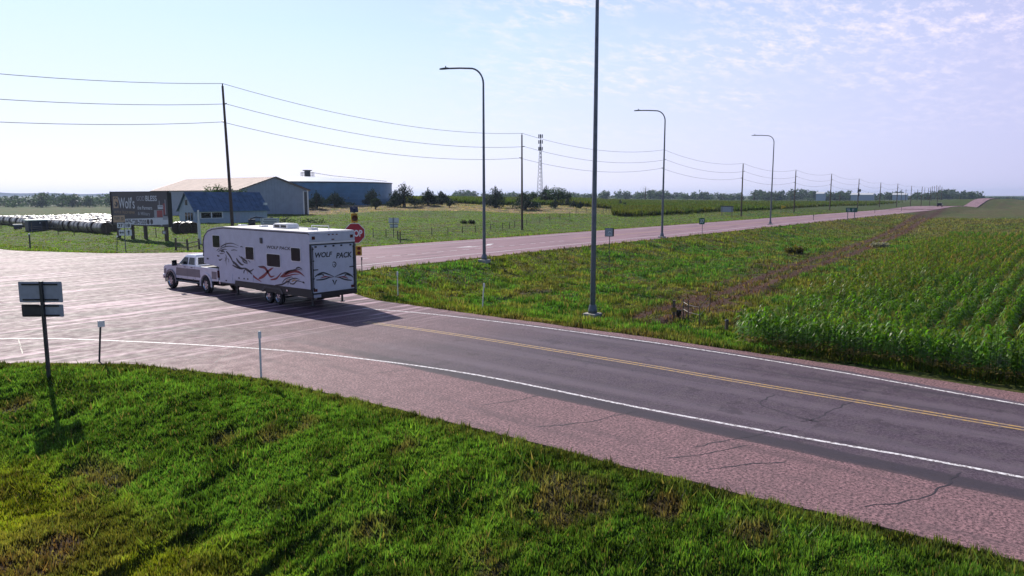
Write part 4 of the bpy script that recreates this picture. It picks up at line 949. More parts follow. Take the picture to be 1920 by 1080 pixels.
fence('wire fence of dark wood posts rising along the far side of the highway', [(700,446),(724,445),(810,442),(840,440),(867,438),(892,436),(920,433),(942,430),(955,429),(965,427),(988,424),(1012,418),(1031,415),(1050,412),(1068,408)])
fence('old wire fence with a braced corner on the rise behind the nearest lamp', [(1080,401),(1100,401),(1131,399),(1137,399),(1153,396),(1195,394),(1212,393)], 1.6)
fence('wire fence along the dry bank below the cedars', [(566,393),(604,393),(640,392),(705,392),(740,391),(783,390),(822,389),(860,388),(873,387),(905,388),(942,389)], 1.2, r=.05)
fence('sparse wire fence in front of the hay bales', [(2,429),(60,436),(109,440),(139,440),(200,441),(240,440),(293,445)], 1.5)
fence('short brown wooden rail fence left of the caravan', [(330,469),(353,473),(374,467)], 1.35, rails=(.45, .95), name='rail_fence', wires=(), r=.13)
fence('few weathered fence posts at the ditch by the maize', [(1281,600),(1290,607),(1312,612),(1330,588)], 1.2, wires=(.6, 1.0), r=.035, wood=M['wood'])
# low brush piles
def pile(px, py, w_, h_, label, name='brush_pile', col=(.03, .04, .025)):
    u, v, z = GP(px, py); Vv, Ff, Cq = leafcloud([(random.uniform(-w_/2, w_/2), random.uniform(-.5, .5), h_*.4, w_*.25, .6, h_*.6) for _ in range(6)], 700, .25, col)
    o = npmesh(name, Vv, Ff, LEAF, {'col': Cq}); o.location = (u, v, z); o.rotation_euler = (0, 0, math.atan2(Rt[1], Rt[0])); return o
tag(pile(878, 419, 2.4, .6, ''), 'small dark brush pile in the mown grass left of the second lamp', 'brush pile')
tag(pile(560, 418, 9, 1.0, '', 'shrub_row', (.03, .055, .025)), 'low dark row of shrubs behind the caravan roof', 'shrubs')
tag(pile(1650, 463, 1.6, .5, '', 'rubble_pile', (.25, .24, .26)), 'small grey rubble heap beside the dirt track at the maize edge', 'rubble')
tag(pile(1490, 475, 1.6, .8, '', 'weed_clump', (.10, .09, .03)), 'dark weed clump around the thin yellow marker in the ditch', 'weeds')

# ------------------------------------------------------------------ wheels
def wheel(parent, x, y, r, wd, side, rimm=M['chrome'], holes=6):
    mb = MB(); h = wd/2
    mb.lathe([(r*.58, -h), (r*.9, -h), (r, -h*.7), (r, h*.7), (r*.9, h), (r*.58, h)], 28, (x, y, r), axis='x'); w_ = obj('wheel', mb, M['rubber'], parent, smooth=True)
    mb = MB(); s_ = side
    mb.lathe([(r*.60, s_*h*.98), (r*.56, s_*h*.80), (r*.52, s_*h*.55), (r*.50, -s_*h*.2)], 28, (x, y, r), axis='x')
    mb.lathe([(.001, s_*h*.86), (r*.13, s_*h*.86), (r*.15, s_*h*.6), (r*.15, s_*h*.35)], 14, (x, y, r), axis='x')
    for k in range(holes):
        a = 2*math.pi*k/holes; c_, s2 = math.cos(a), math.sin(a); n1_, n2_ = -s2, c_
        q = []
        for rr_, ww in ((r*.12, r*.09), (r*.55, r*.12)):
            for sg in (-1, 1):
                for xx in (s_*h*.80, s_*h*.5): q.append((x+xx, y+c_*rr_+n1_*ww*sg, r+s2*rr_+n2_*ww*sg))
        mb.add(q, [(0, 2, 6, 4), (1, 5, 7, 3), (0, 4, 5, 1), (2, 3, 7, 6)])
    obj('rim', mb, rimm, w_)
    mb = MB(); mb.lathe([(.001, s_*h*.25), (r*.55, s_*h*.25)], 20, (x, y, r), axis='x'); obj('brake_disc', mb, M['black'], w_)
    return w_

# ------------------------------------------------------------------ fifth wheel toy hauler
TX, TY = 22.9, 30.15; HW = 1.42
tr = thing('fifth_wheel_trailer', 'long white fifth wheel caravan with red and black swooshes, hitched over the pickup bed', 'trailer', (TX, TY, 0), 0)
def side(px, py): v_, z_ = onU(280+px/4.174, 400+py/4.174, TX-HW); return (v_-TY, z_)
def rear(px, py): u_, z_ = onV(280+px/4.174, 400+py/4.174, TY); return ((px-1248)/374*2*HW-HW, z_)
prof = [(0, 1.05), (0, 3.86), (.06, 3.9), (3.6, 3.92), (8.1, 3.95), (9.3, 3.84), (9.85, 3.70), (10.2, 3.45), (10.36, 3.1), (10.42, 2.3), (10.43, 1.78), (8.75, 1.66), (8.7, .78), (7.15, .80), (7.1, 1.0)]
mb = MB(); mb.prism(prof, -HW, HW, 'x'); body = obj('body', mb, M['trailerw'], tr, bev=.03)
mb = MB(); rp = [(-.02, 3.87), (.06, 3.925), (3.6, 3.945), (8.1, 3.975), (9.3, 3.865), (9.87, 3.72)]
mb.prism(rp+[(a, b+.05) for a, b in reversed(rp)], -HW-.015, HW+.015, 'x'); obj('roof', mb, M['roofw'], tr)
mb = MB()
for s_ in (-1, 1):
    for i in range(len(rp)-1): mb.tube([(s_*(HW+.01), rp[i][0], rp[i][1]-.03), (s_*(HW+.01), rp[i+1][0], rp[i+1][1]-.03)], .03, 6)
    mb.tube([(s_*(HW+.005), 9.87, 3.68), (s_*(HW+.005), 10.2, 3.45), (s_*(HW+.005), 10.37, 3.1), (s_*(HW+.005), 10.43, 2.2)], .03, 6)
obj('edge_trim', mb, M['darksteel'], tr)
# dark lower skirt following the body
mb = MB(); mb.prism([(0, .62), (0, 1.045), (7.08, .995), (7.14, .79), (8.6, .77), (8.6, .70), (5.2, .70), (4.95, .62)], -HW+.02, HW-.02, 'x'); obj('skirt', mb, M['black'], tr)
mb = MB(); mb.box(-.55, -.45, .2, 8.6, .45, .66); mb.box(.45, .55, .2, 8.6, .45, .66)
for q in (.3, 2.2, 5.5, 7.8): mb.box(-.6, .6, q, q+.08, .46, .6)
for q in (2.97, 3.87): mb.tube([(-HW+.1, q, .36), (HW-.1, q, .36)], .05, 8)
mb.box(-.25, .25, 8.7, 9.6, 1.2, 1.55); mb.lathe([(.001, .95), (.16, .95), (.16, 1.3), (.001, 1.3)], 12, (0, 10.0, .25)); obj('chassis', mb, M['black'], tr)
for sx in (-1, 1):
    for q in (2.97, 3.87): wheel(tr, sx*(HW-.16), q, .37, .22, sx)
    mb = MB(); mb.box(sx*1.0-.05, sx*1.0+.05, 7.5, 7.6, .12, .8); mb.box(sx*1.0-.12, sx*1.0+.12, 7.43, 7.67, .10, .13); obj('landing_leg', mb, M['darksteel'], tr)
    mb = MB(); mb.box(sx*.95-.04, sx*.95+.04, .5, .58, .16, .65); mb.box(sx*.95-.1, sx*.95+.1, .44, .64, .13, .16); obj('stabiliser', mb, M['darksteel'], tr)
    mb = MB(); mb.prism([(2.45, .60), (2.45, .72), (2.65, .90), (4.2, .90), (4.4, .72), (4.4, .60), (4.28, .60), (4.2, .75), (4.05, .82), (2.8, .82), (2.65, .75), (2.57, .60)], sx*(HW-.03), sx*(HW+.01), 'x'); obj('wheel_arch', mb, M['darksteel'], tr)
def sidebox(a, b, m, name, parent, depth_=.02, rad=.09, frame=None):
    (y0, z0), (y1, z1) = side(*a), side(*b); y0, y1 = min(y0, y1), max(y0, y1); z0, z1 = min(z0, z1), max(z0, z1)
    def rr_(mb, g, xa, xb):
        poly = []
        for cy_, cz_, a_ in ((y1+g-rad, z0-g+rad, -90), (y1+g-rad, z1+g-rad, 0), (y0-g+rad, z1+g-rad, 90), (y0-g+rad, z0-g+rad, 180)):
            for k in range(5): q = R(a_+90*k/4); poly.append((cy_+rad*math.cos(q), cz_+rad*math.sin(q)))
        mb.prism(poly, xa, xb, 'x')
    mb = MB(); rr_(mb, .05 if frame else 0, -HW-depth_, -HW+.005); o = obj(name, mb, frame or m, parent)
    if frame: mb = MB(); rr_(mb, 0, -HW-depth_-.008, -HW-depth_+.002); obj('pane', mb, m, o)
    return o
for a, b in (((497,172),(555,268)), ((755,262),(820,364)), ((921,316),(1027,422)), ((1111,269),(1185,376))): sidebox(a, b, M['glass'], 'window', tr, .025, .07, M['white'])
sidebox((868,190), (886,236), M['darksteel'], 'porch_light', tr, .05, .02)
sidebox((452,348), (464,360), M['darksteel'], 'vent', tr, .03, .01)
sidebox((590,470), (655,545), M['trailerw'], 'hatch', tr, .02, .02); sidebox((680,462), (815,528), M['trailerw'], 'hatch', tr, .02, .02)
for q in ((600,520),(700,500),(768,508),(740,505)): sidebox(q, (q[0]+10, q[1]+12), M['black'], 'hatch_lock', tr, .03, .01)
sidebox((1076,596), (1086,612), M['chrome'], 'outlet', tr, .03, .01)
t3 = lambda a, b, h: (-HW-h, a, b)
def sdecal(strokes, m, nm='stripe_graphic', h=.004):
    mb = MB()
    for pts, wd in strokes: stroke(mb, [side(*p) for p in pts], wd, h, 0, t3)
    obj(nm, mb, m, tr)
sdecal([([(525,295),(560,262),(600,240),(650,235),(705,258)], .07), ([(545,285),(590,262),(640,258),(698,270)], .055), ([(535,300),(580,282),(610,282)], .06), ([(600,225),(597,250),(590,275)], .045), ([(640,290),(665,286),(692,293)], .05),
        ([(560,300),(580,296),(592,308)], .11), ([(550,312),(568,316),(588,312)], .05), ([(530,328),(540,334),(552,334)], .09), ([(543,362),(556,366),(572,352)], .08), ([(600,295),(625,325),(645,360),(662,400)], .13), ([(596,320),(604,345),(600,378),(606,408)], .06), ([(612,350),(622,368),(618,385)], .05),
        ([(592,340),(598,360),(590,375)], .05), ([(648,372),(680,400),(715,430),(760,428)], .16), ([(650,405),(690,425),(730,438)], .10), ([(680,350),(698,378),(722,400),(740,402)], .14), ([(715,338),(742,362),(762,378),(768,400)], .12), ([(700,330),(720,350),(745,380)], .05), ([(745,350),(770,362),(792,388)], .08), ([(728,368),(745,385),(770,392)], .08),
        ([(745,432),(778,450),(810,485)], .15), ([(775,455),(800,448),(820,434)], .08), ([(748,440),(740,465),(752,498)], .10), ([(712,263),(722,260),(734,266)], .06)], M['decalblk'])
sdecal([([(795,470),(825,500),(880,537)], .12), ([(855,512),(895,490),(935,450),(975,422)], .17), ([(858,420),(900,424),(925,455),(950,495),(982,488)], .17), ([(948,520),(990,512),(1012,492),(1036,462)], .11), ([(1025,498),(1075,470),(1130,452),(1175,462),(1216,495)], .17), ([(1060,478),(1100,450),(1150,445)], .09), ([(1035,500),(1080,490),(1130,478),(1180,476)], .08)], M['decalred'])
sdecal([([(850,416),(890,416),(915,430)], .05), ([(1145,432),(1172,424),(1200,440)], .08), ([(1120,442),(1160,438),(1200,446)], .04), ([(985,562),(1040,556),(1090,532),(1110,560)], .09), ([(1040,545),(1065,515),(1110,498),(1125,505)], .06), ([(1085,560),(1095,525),(1140,508),(1180,520)], .07), ([(1100,548),(1130,552),(1160,528),(1215,545)], .07), ([(1198,538),(1210,542),(1216,548)], .09), ([(1045,470),(1090,448),(1140,450)], .03)], M['decalblk'], h=.008)
sdecal([([(1060,545),(1080,522),(1105,512)], .05), ([(1115,535),(1135,522),(1155,525)], .09), ([(762,452),(772,472),(768,492)], .05)], M['decalgold'], h=.006)
# lettering on the side: local frame turned to face -X
tf = bpy.data.objects.new('side_lettering', None)
def sidetext(body, a, b, m):
    (y0, z0), (y1, z1) = side(*a), side(*b); me = text_mesh(body, 0, abs(y1-y0), min(z0, z1), max(z0, z1), .004, shear=.15, bold=.02); me.materials.append(m)
    o = bpy.data.objects.new('lettering', me); C.objects.link(o); o.parent = tr; o.location = (-HW-.004, max(y0, y1), 0); o.rotation_euler = (0, 0, -math.pi/2)
sidetext('WOLF PACK', (918,250), (1106,290), M['decalblk'])
# rear ramp door
mb = MB(); mb.box(-HW-.01, HW+.01, -.06, .0, 3.46, 3.86); obj('rear_cap', mb, M['trailerw'], tr, bev=.02)
mb = MB(); mb.box(-HW, HW, -.075, -.0, 3.36, 3.455); obj('ramp_header', mb, M['chrome'] if False else M['white'], tr)
mb = MB(); mb.box(-HW, -HW+.09, -.05, 0, .75, 3.36); mb.box(HW-.09, HW, -.05, 0, .75, 3.36); mb.box(-HW+.09, HW-.09, -.05, 0, 3.29, 3.36); obj('door_surround', mb, M['darksteel'], tr)
rd = MB(); rd.box(-HW+.12, HW-.12, -.075, -.005, .86, 3.27); rdo = obj('ramp_door', rd, M['trailerw'], tr, bev=.02)
for s_ in (-1, 1):
    mb = MB(); mb.box(s_*(HW-.14)-.018, s_*(HW-.14)+.018, -.10, -.076, .95, 3.2); mb.box(min(s_*(HW-.14), s_*(HW-.42)), max(s_*(HW-.14), s_*(HW-.42)), -.11, -.078, 2.02, 2.07)
    for q in (1.1, 1.6, 2.5, 3.1): mb.box(s_*(HW-.14)-.05, s_*(HW-.14)+.05, -.115, -.1, q-.03, q+.03)
    obj('latch_bar', mb, M['black'], rdo)
mb = MB()
for x_ in (-1.1, -.5, .0, .5, 1.1): mb.box(x_-.05, x_+.05, -.12, -.076, 3.17, 3.25)
obj('ramp_hinge', mb, M['black'], rdo)
def rtext(body, a, b, m):
    (x0, z0), (x1, z1) = rear(*a), rear(*b); text(body, x0, x1, min(z0, z1), max(z0, z1), m, rdo, y=-.078, shear=.2, bold=.03)
rtext('WOLF', (1285,308), (1424,338), M['decalblk']); rtext('PACK', (1456,308), (1592,340), M['decalblk'])
t4 = lambda a, b, h: (a, -.076-h, b)
mb = MB()
for s_ in (0, 1):
    fx = lambda X: X if s_ == 0 else 2*1437-X
    for pts, wd in (([(1275,500),(1305,478),(1345,465),(1390,478),(1437,496)], .085), ([(1285,522),(1325,520),(1365,512),(1400,500),(1437,498)], .075), ([(1300,488),(1330,478),(1350,482),(1330,494)], .05)): stroke(mb, [rear(fx(a_), b_) for a_, b_ in pts], wd, .004, 0, t4)
for pts, wd in (([(1418,520),(1428,532),(1436,560)], .07), ([(1456,520),(1447,532),(1438,560)], .07), ([(1425,385),(1438,380),(1452,390),(1450,408),(1438,420),(1426,408),(1424,388)], .06), ([(1438,395),(1440,408)], .05)): stroke(mb, [rear(*p) for p in pts], wd, .004, 0, t4)
obj('flame_graphic', mb, M['decalblk'], rdo)
mb = MB()
for s_ in (0, 1):
    fx = lambda X: X if s_ == 0 else 2*1437-X
    for pts, wd in (([(1340,490),(1375,495),(1425,499)], .04), ([(1320,508),(1350,500),(1385,497)], .05)): stroke(mb, [rear(fx(a_), b_) for a_, b_ in pts], wd, .008, 0, t4)
obj('flame_graphic', mb, M['decalred'], rdo)
mb = MB()
for x_, z_ in ((-1.2, 3.66), (1.2, 3.66)): mb.box(x_-.09, x_+.09, -.085, -.06, z_-.08, z_+.08)
for x_ in (-.25, 0, .25): mb.box(x_-.05, x_+.05, -.085, -.06, 3.77, 3.82)
mb.box(-.08, .08, -.085, -.06, 3.52, 3.57); obj('marker_lamp', mb, M['tail'], tr)
mb = MB(); mb.box(-HW, HW, -.16, .1, .60, .84); obj('bumper', mb, M['black'], tr, bev=.02)
mb = MB(); mb.box(-HW+.06, -HW+.5, -.175, -.16, .64, .79); obj('licence_plate', mb, M['signback'], tr)
for s_ in (-1, 1): mb = MB(); mb.box(s_*1.18-.1, s_*1.18+.1, -.10, -.076, .93, 1.07); obj('tail_lamp', mb, M['tail'], tr)
# roof gear
mb = MB(); mb.prism([(3.3,3.99),(3.35,4.2),(3.5,4.27),(4.6,4.27),(4.75,4.2),(4.8,3.99)], -.36, .36, 'x'); ac = obj('air_conditioner', mb, M['white'], tr, bev=.04)
mb = MB(); mb.box(-.365, -.355, 3.5, 4.0, 4.05, 4.18); mb.box(-.365, -.355, 4.1, 4.6, 4.05, 4.18); obj('grille', mb, M['black'], ac)
for y_, w_ in ((1.6, .22), (6.2, .2), (8.4, .22)): mb = MB(); mb.prism([(y_-w_,3.97),(y_-w_*.7,4.1),(y_+w_*.7,4.1),(y_+w_,3.98)], -.2, .2, 'x'); obj('roof_vent', mb, M['white'], tr, bev=.02)
mb = MB(); mb.tube([(.5, .9, 3.95), (.5, .9, 4.18), (.5, 2.4, 4.18), (.5, 2.4, 3.97)], .025, 6); mb.tube([(-.5, .5, 3.95), (-.5, .5, 4.12), (-.5, 2.2, 4.12), (-.5, 2.2, 3.97)], .02, 6); obj('roof_rack', mb, M['white'], tr)
mb = MB(); mb.box(-HW-.25, -HW+.0, 10.0, 10.02, 3.4, 3.42); 

# ------------------------------------------------------------------ pickup
pk = thing('pickup_truck', 'white and grey lifted crew cab pickup towing the caravan, turning left', 'pickup truck', (22.48, 40.5, 0), R(3)); pk.scale = (1, .886, 1)
W2 = 1.0
def arch(cy, r, n=9, z0=.70): return [(cy+r*math.cos(R(180-180*k/n)), .5+r*math.sin(R(180-180*k/n))) for k in range(n+1) if .5+r*math.sin(R(180-180*k/n)) > z0]
low = [(-1.42, .78), (-.62, .74)]+arch(0, .60)+[(.66, .70), (3.72, .70)]+arch(4.4, .60)+[(5.0, .72), (5.3, .70), (5.38, .95), (5.34, 1.30), (5.2, 1.42), (4.6, 1.50), (3.45, 1.58), (1.25, 1.56), (-1.42, 1.54)]
mb = MB(); mb.prism(low, -W2, W2, 'x'); 
pb = obj('body', mb, M['truckw'], pk, bev=.045)
# cab: tapered greenhouse
def loft(secs, m, name, parent, bev=.04):
    mb = MB(); n = len(secs[0][1]); 
    for z_, pts in secs: mb.v += [(x_, y_, z_) for x_, y_ in pts]
    for i in range(len(secs)-1):
        for k in range(n): mb.f.append((i*n+k, i*n+(k+1) % n, (i+1)*n+(k+1) % n, (i+1)*n+k))
    mb.f += [tuple(range(n)), tuple((len(secs)-1)*n+k for k in range(n))]; mb.m = [0]*len(mb.f); return obj(name, mb, m, parent, bev=bev)
rect = lambda hw, y0, y1: [(-hw, y0), (hw, y0), (hw, y1), (-hw, y1)]
cab = loft([(1.5, rect(.96, 1.25, 3.62)), (2.10, rect(.82, 1.42, 2.78)), (2.20, rect(.74, 1.55, 2.62))], M['truckw'], 'cab', pk, .05)
def sidequad(y0a, y1a, y0b, y1b, z0, z1, name, m=M['glass'], s_=-1):
    mb = MB(); f_ = lambda z_: .96-(z_-1.5)/.6*.14+.008
    q = [(s_*f_(z0), y0a, z0), (s_*f_(z0), y1a, z0), (s_*f_(z1), y1b, z1), (s_*f_(z1), y0b, z1)]; mb.add(q+[(x_-s_*.02, y_, z_) for x_, y_, z_ in q], [(0,1,2,3),(4,7,6,5),(0,4,5,1),(1,5,6,2),(2,6,7,3),(3,7,4,0)]); return obj(name, mb, m, pk)
for s_ in (-1, 1):
    sidequad(1.42, 2.18, 1.55, 2.18, 1.60, 2.03, 'rear_door_window', s_=s_); sidequad(2.30, 3.34, 2.30, 2.80, 1.60, 2.03, 'front_door_window', s_=s_)
mb = MB(); mb.add([(-.86, 3.60, 1.56), (.86, 3.60, 1.56), (.76, 2.85, 2.07), (-.76, 2.85, 2.07), (-.86, 3.57, 1.56), (.86, 3.57, 1.56), (.76, 2.81, 2.07), (-.76, 2.81, 2.07)], [(0,1,2,3),(4,7,6,5),(0,4,5,1),(3,2,6,7)]); obj('windscreen', mb, M['glass'], pk)
mb = MB(); mb.add([(-.78, 1.27, 1.62), (.78, 1.27, 1.62), (.70, 1.395, 2.04), (-.70, 1.395, 2.04)], [(0,1,2,3)]); mb.add([(-.78, 1.31, 1.62), (.78, 1.31, 1.62), (.70, 1.43, 2.04), (-.70, 1.43, 2.04)], [(3,2,1,0)]); obj('rear_window', mb, M['glass'], pk)
mb = MB(); mb.box(-.86, .86, -1.3, 1.12, 1.535, 1.56); obj('bed_dark_plate', mb, M['black'], pk)  # black plate on the solid body paints in the dark of the open bed
mb = MB(); mb.box(-.12, .12, -.3, .5, 1.3, 1.62); obj('hitch', mb, M['black'], pk)
for s_ in (-1, 1):
    x0_, x1_ = (-W2-.006, -W2+.01) if s_ < 0 else (W2-.01, W2+.006)
    mb = MB(); mb.prism([(-1.25, .90), (-.66, .90), (-.72, 1.10), (-.72, 1.34), (-1.3, 1.34)], x0_, x1_, 'x'); mb.prism([(.66, .88), (3.74, .88), (3.70, 1.12), (3.64, 1.36), (.68, 1.36), (.70, 1.10)], x0_, x1_, 'x'); mb.prism([(5.03, .9), (5.28, .9), (5.28, 1.15), (4.98, 1.25)], x0_, x1_, 'x'); obj('lower_panel', mb, M['truckg'], pk)
    for cy in (0, 4.4):
        mb = MB(); o_ = arch(cy, .72, 12, .62); i_ = arch(cy, .60, 12, .62); n_ = min(len(o_), len(i_)); 
        po = [(cy+.72*math.cos(R(190-200*k/12)), .5+.72*math.sin(R(190-200*k/12))) for k in range(13)]; pi_ = [(cy+.60*math.cos(R(190-200*k/12)), .5+.60*math.sin(R(190-200*k/12))) for k in range(13)]
        for k in range(12): mb.prism([po[k], po[k+1], pi_[k+1], pi_[k]], s_*W2-(.0 if s_ > 0 else .05), s_*W2+(.05 if s_ > 0 else .0), 'x')
        obj('fender_flare', mb, M['truckg'] if cy else M['truckw'], pk)
        wheel(pk, s_*(W2-.10), cy, .5, .30, s_)
    mb = MB(); mb.box(s_*1.28-.14, s_*1.28+.14, 3.22, 3.36, 1.50, 1.86); mo = obj('mirror', mb, M['black'], pk, bev=.03); mb = MB(); mb.tube([(s_*.95, 3.25, 1.58), (s_*1.2, 3.28, 1.62)], .03, 6); obj('mirror_arm', mb, M['black'], mo)
    mb = MB(); mb.box(s_*1.28-.11, s_*1.28+.11, 3.21, 3.22, 1.54, 1.82); obj('mirror_glass', mb, M['glass'], mo)
    mb = MB(); mb.tube([(s_*1.06, .75, .55), (s_*1.06, 3.6, .55)], .05, 8); mb.box(s_*1.0-.03, s_*1.0+.03, 1.5, 1.56, .5, .74); mb.box(s_*1.0-.03, s_*1.0+.03, 3.0, 3.06, .5, .74); obj('side_step', mb, M['darksteel'], pk)
    for q in (1.55, 2.42): mb = MB(); mb.box(s_*1.02-.015, s_*1.02+.015, q, q+.2, 1.42, 1.46); obj('door_handle', mb, M['black'], pk)
    mb = MB(); mb.box(s_*.93-.08, s_*.93+.08, -1.46, -1.36, 1.0, 1.42); obj('tail_lamp', mb, M['tail'], pk, bev=.015)
    mb = MB(); mb.box(s_*.80-.16, s_*.80+.16, 5.28, 5.40, 1.0, 1.26); obj('headlamp', mb, M['whitet'], pk, bev=.02)
mb = MB()
for q in (1.3, 2.24, 3.45): mb.box(-W2-.009, -W2-.005, q-.006, q+.006, .78, 1.53); mb.box(W2+.005, W2+.009, q-.006, q+.006, .78, 1.53)
obj('door_gap', mb, M['black'], pk)
mb = MB(); mb.box(-.98, .98, -1.62, -1.44, .62, .84); obj('rear_bumper', mb, M['chrome'], pk, bev=.03)
mb = MB(); mb.box(-1.0, 1.0, 5.34, 5.52, .58, .86); obj('front_bumper', mb, M['chrome'], pk, bev=.04)
mb = MB(); mb.box(-.6, .6, 5.33, 5.41, .92, 1.34); obj('grille', mb, M['chrome'], pk, bev=.02)
mb = MB(); mb.box(-.6, .6, -1.2, 5.1, .45, .72); obj('underbody', mb, M['black'], pk)
mb = MB(); mb.tube([(-.6, 0, .5), (.6, 0, .5)], .09, 8); mb.tube([(-.6, 4.4, .5), (.6, 4.4, .5)], .09, 8); obj('axle', mb, M['black'], pk)

# dark car far down the highway
u, v = PX(1753, 328); z = .03; cr_ = thing('car', 'dark car far down the highway where it drops out of sight', 'car', (u, 50.5, z+float(zr(np.array([u]))[0])), 0)
mb = MB(); mb.prism([(-2.3, .35), (-2.35, .8), (-1.9, .95), (1.2, 1.0), (2.2, .85), (2.3, .4)], -.95, .95, 'y'); obj('body', mb, M['carpaint'], cr_, bev=.08)
mb = MB(); mb.prism([(-1.8, .95), (-1.4, 1.62), (.5, 1.64), (1.2, .98)], -.8, .8, 'y'); obj('cabin', mb, M['glass'], cr_, bev=.06); mb = MB(); mb.box(-1.3, .45, -.74, .74, 1.625, 1.67); obj('roof', mb, M['white'], cr_)
for sx in (-1, 1):
    for q in (-1.4, 1.4): mb = MB(); mb.lathe([(.01, -.1), (.33, -.1), (.33, .1), (.01, .1)], 16, (q, sx*.85, .33), axis='y'); obj('wheel', mb, M['rubber'], cr_)

# ------------------------------------------------------------------ signs
def face(u, v): return math.atan2(v, u)-math.pi/2
def post(t, H, r=.035, m=M['galv'], z0=-.3, x=0, y=.04, sq=False, name='post'):
    mb = MB()
    if sq: mb.box(x-r, x+r, y-r, y+r, z0, H)
    else: mb.tube([(x, y, z0), (x, y, H)], r, 8)
    return obj(name, mb, m, t)
def plate(t, x0, x1, z0, z1, m, name='sign_panel', y=0, rad=.04, border=None):
    mb = MB(); panel(mb, x0, x1, z0, z1, y-.006, y+.006, 0, rad); o = obj(name, mb, m, t)
    if border:
        g, bm_ = border; mb = MB(); panel(mb, x0+g, x1-g, z0+g, z1-g, y-.010, y-.005, 0, rad*.7); obj('inner_face', mb, bm_, o)
    return o
def PZ(pt, u, v, z): return ZY(pt, depth(u, v))-z
def xs(px, u, v, py=420): k = FPX*math.cos(PIT)+(540-py)*math.sin(PIT); return (px-(960+k*(u*Rt[0]+v*Rt[1])/depth(u, v)))/k*depth(u, v)
# foreground sign seen from behind
u, v, z = GP(85, 712); t = thing('road_sign', 'four grey backed sign plates on one steel post in the near grass, bottom left', 'road sign', (u, v, z), math.atan2(Fw[1], Fw[0])-math.pi/2)
fz = lambda p: PZ(p, u, v, z); fx_ = lambda p: xs(p, u, v, 560)
post(t, fz(527), .045, M['darksteel'], sq=True, x=fx_(81), y=-.05)
for a, b, c_, d_, m in ((36.5, 75, 528, 567, 'signback'), (79, 118, 528, 567, 'signback'), (39, 74.5, 570.5, 594, 'darksteel'), (81, 117.5, 570.5, 594, 'signback')):
    p_ = plate(t, fx_(a), fx_(b), fz(d_), fz(c_), M[m]); 
    for zc in ((fz(c_)-.09, fz(d_)+.09) if d_-c_ > 30 else (fz(c_)-.05, fz(d_)+.05)): mb = MB(); mb.box(fx_(a)+.12 if a < 60 else fx_(a)-.05, fx_(b)+.05 if a < 60 else fx_(b)-.14, -.035, -.007, zc-.025, zc+.025); obj('bracket', mb, M['black'], p_)
# generic delineators
DEL = [(490,715,621,'white delineator post on the grass edge in front of the near white line'), (185,684,602,'slightly leaning delineator post with square plate, right of the near sign'), (746,556,509,'delineator post in the grass just right of the caravan'), (904,583,531,'leaning delineator post in the ditch grass below the second lamp'), (679,520,482,'thin delineator at the highway edge right of the caravan'),
       (40,672,634,'short bent black stake on the shoulder at the left edge')]
for i, (px, pb, pt, lb) in enumerate(DEL[:5]):
    u, v, z = GP(px, pb); H = PZ(pt, u, v, z); t = thing('delineator_post', lb, 'delineator post', (u, v, z), face(u, v), 'delineator posts along the roads')
    lean = {1: .16, 3: .10, 0: .01}.get(i, 0)
    mb = MB(); mb.tube([(0, 0, -.2), (lean, .02, H)], .032 if i != 4 else .03, 8); obj('post', mb, M['plinth'] if i in (0, 2, 3) else M['darksteel'], t)
    s_ = .10 if i == 1 else .045
    mb = MB(); mb.box(lean-s_, lean+s_*1.2, -.05, -.033, H-.22, H); obj('reflector', mb, M['whitet'] if i != 4 else M['darksteel'], t, bev=.008)
# stop sign with flashing beacon, seen over the caravan's rear corner
u, v = PX(663, 44); z = zt1(u, v); t = thing('stop_sign', 'red octagonal stop sign with amber beacon and solar panel behind the caravan', 'stop sign', (u, v, z), face(u, v)+.05)
zc = PZ(437.5, u, v, z); r8 = .62; mb = MB(); mb.prism([(r8/math.cos(R(22.5))*math.cos(R(22.5+45*k)), zc+r8/math.cos(R(22.5))*math.sin(R(22.5+45*k))) for k in range(8)], -.006, .006, 'y'); p_ = obj('sign_panel', mb, M['whitet'], t)
r9 = r8*.94; mb = MB(); mb.prism([(r9/math.cos(R(22.5))*math.cos(R(22.5+45*k)), zc+r9/math.cos(R(22.5))*math.sin(R(22.5+45*k))) for k in range(8)], -.010, -.005, 'y'); obj('red_face', mb, M['red'], p_)
text('STOP', -.47, .47, zc-.21, zc+.21, M['whitet'], p_, y=-.011, bold=.03)
top = PZ(388, u, v, z); post(t, top+.1, .05, M['galv'], sq=True, y=.07)
mb = MB(); mb.box(-.20, .20, -.15, .0, zc+r8+.05, zc+r8+.62); bh = obj('beacon_housing', mb, M['amber'], t, bev=.03)
mb = MB(); mb.lathe([(.001, -.16), (.15, -.165), (.16, -.15)], 20, (0.02, 0, zc+r8+.32), axis='y'); obj('lens', mb, M['lens'], bh); mb = MB(); mb.lathe([(.17, -.15), (.18, -.38), (.17, -.38), (.16, -.15)], 20, (0.02, 0, zc+r8+.33), axis='y'); obj('visor', mb, M['black'], bh)
mb = MB(); mb.add([(-.25, -.22, zc+r8+.68), (.25, -.22, zc+r8+.68), (.25, .25, zc+r8+.98), (-.25, .25, zc+r8+.98), (-.25, -.22, zc+r8+.72), (.25, -.22, zc+r8+.72), (.25, .25, zc+r8+1.02), (-.25, .25, zc+r8+1.02)], [(0,3,2,1),(4,5,6,7),(0,1,5,4),(1,2,6,5),(2,3,7,6),(3,0,4,7)]); obj('solar_panel', mb, M['solar'], t)
mb = MB(); zl = PZ(470, u, v, z); mb.box(.02, .40, -.15, .0, zl-.30, zl+.30); bh = obj('beacon_housing', mb, M['amber'], t, bev=.03)
for q in (-.14, .14): mb = MB(); mb.lathe([(.001, -.16), (.10, -.165), (.11, -.15)], 16, (.22, 0, zl+q), axis='y'); obj('lens', mb, M['lens'], bh)
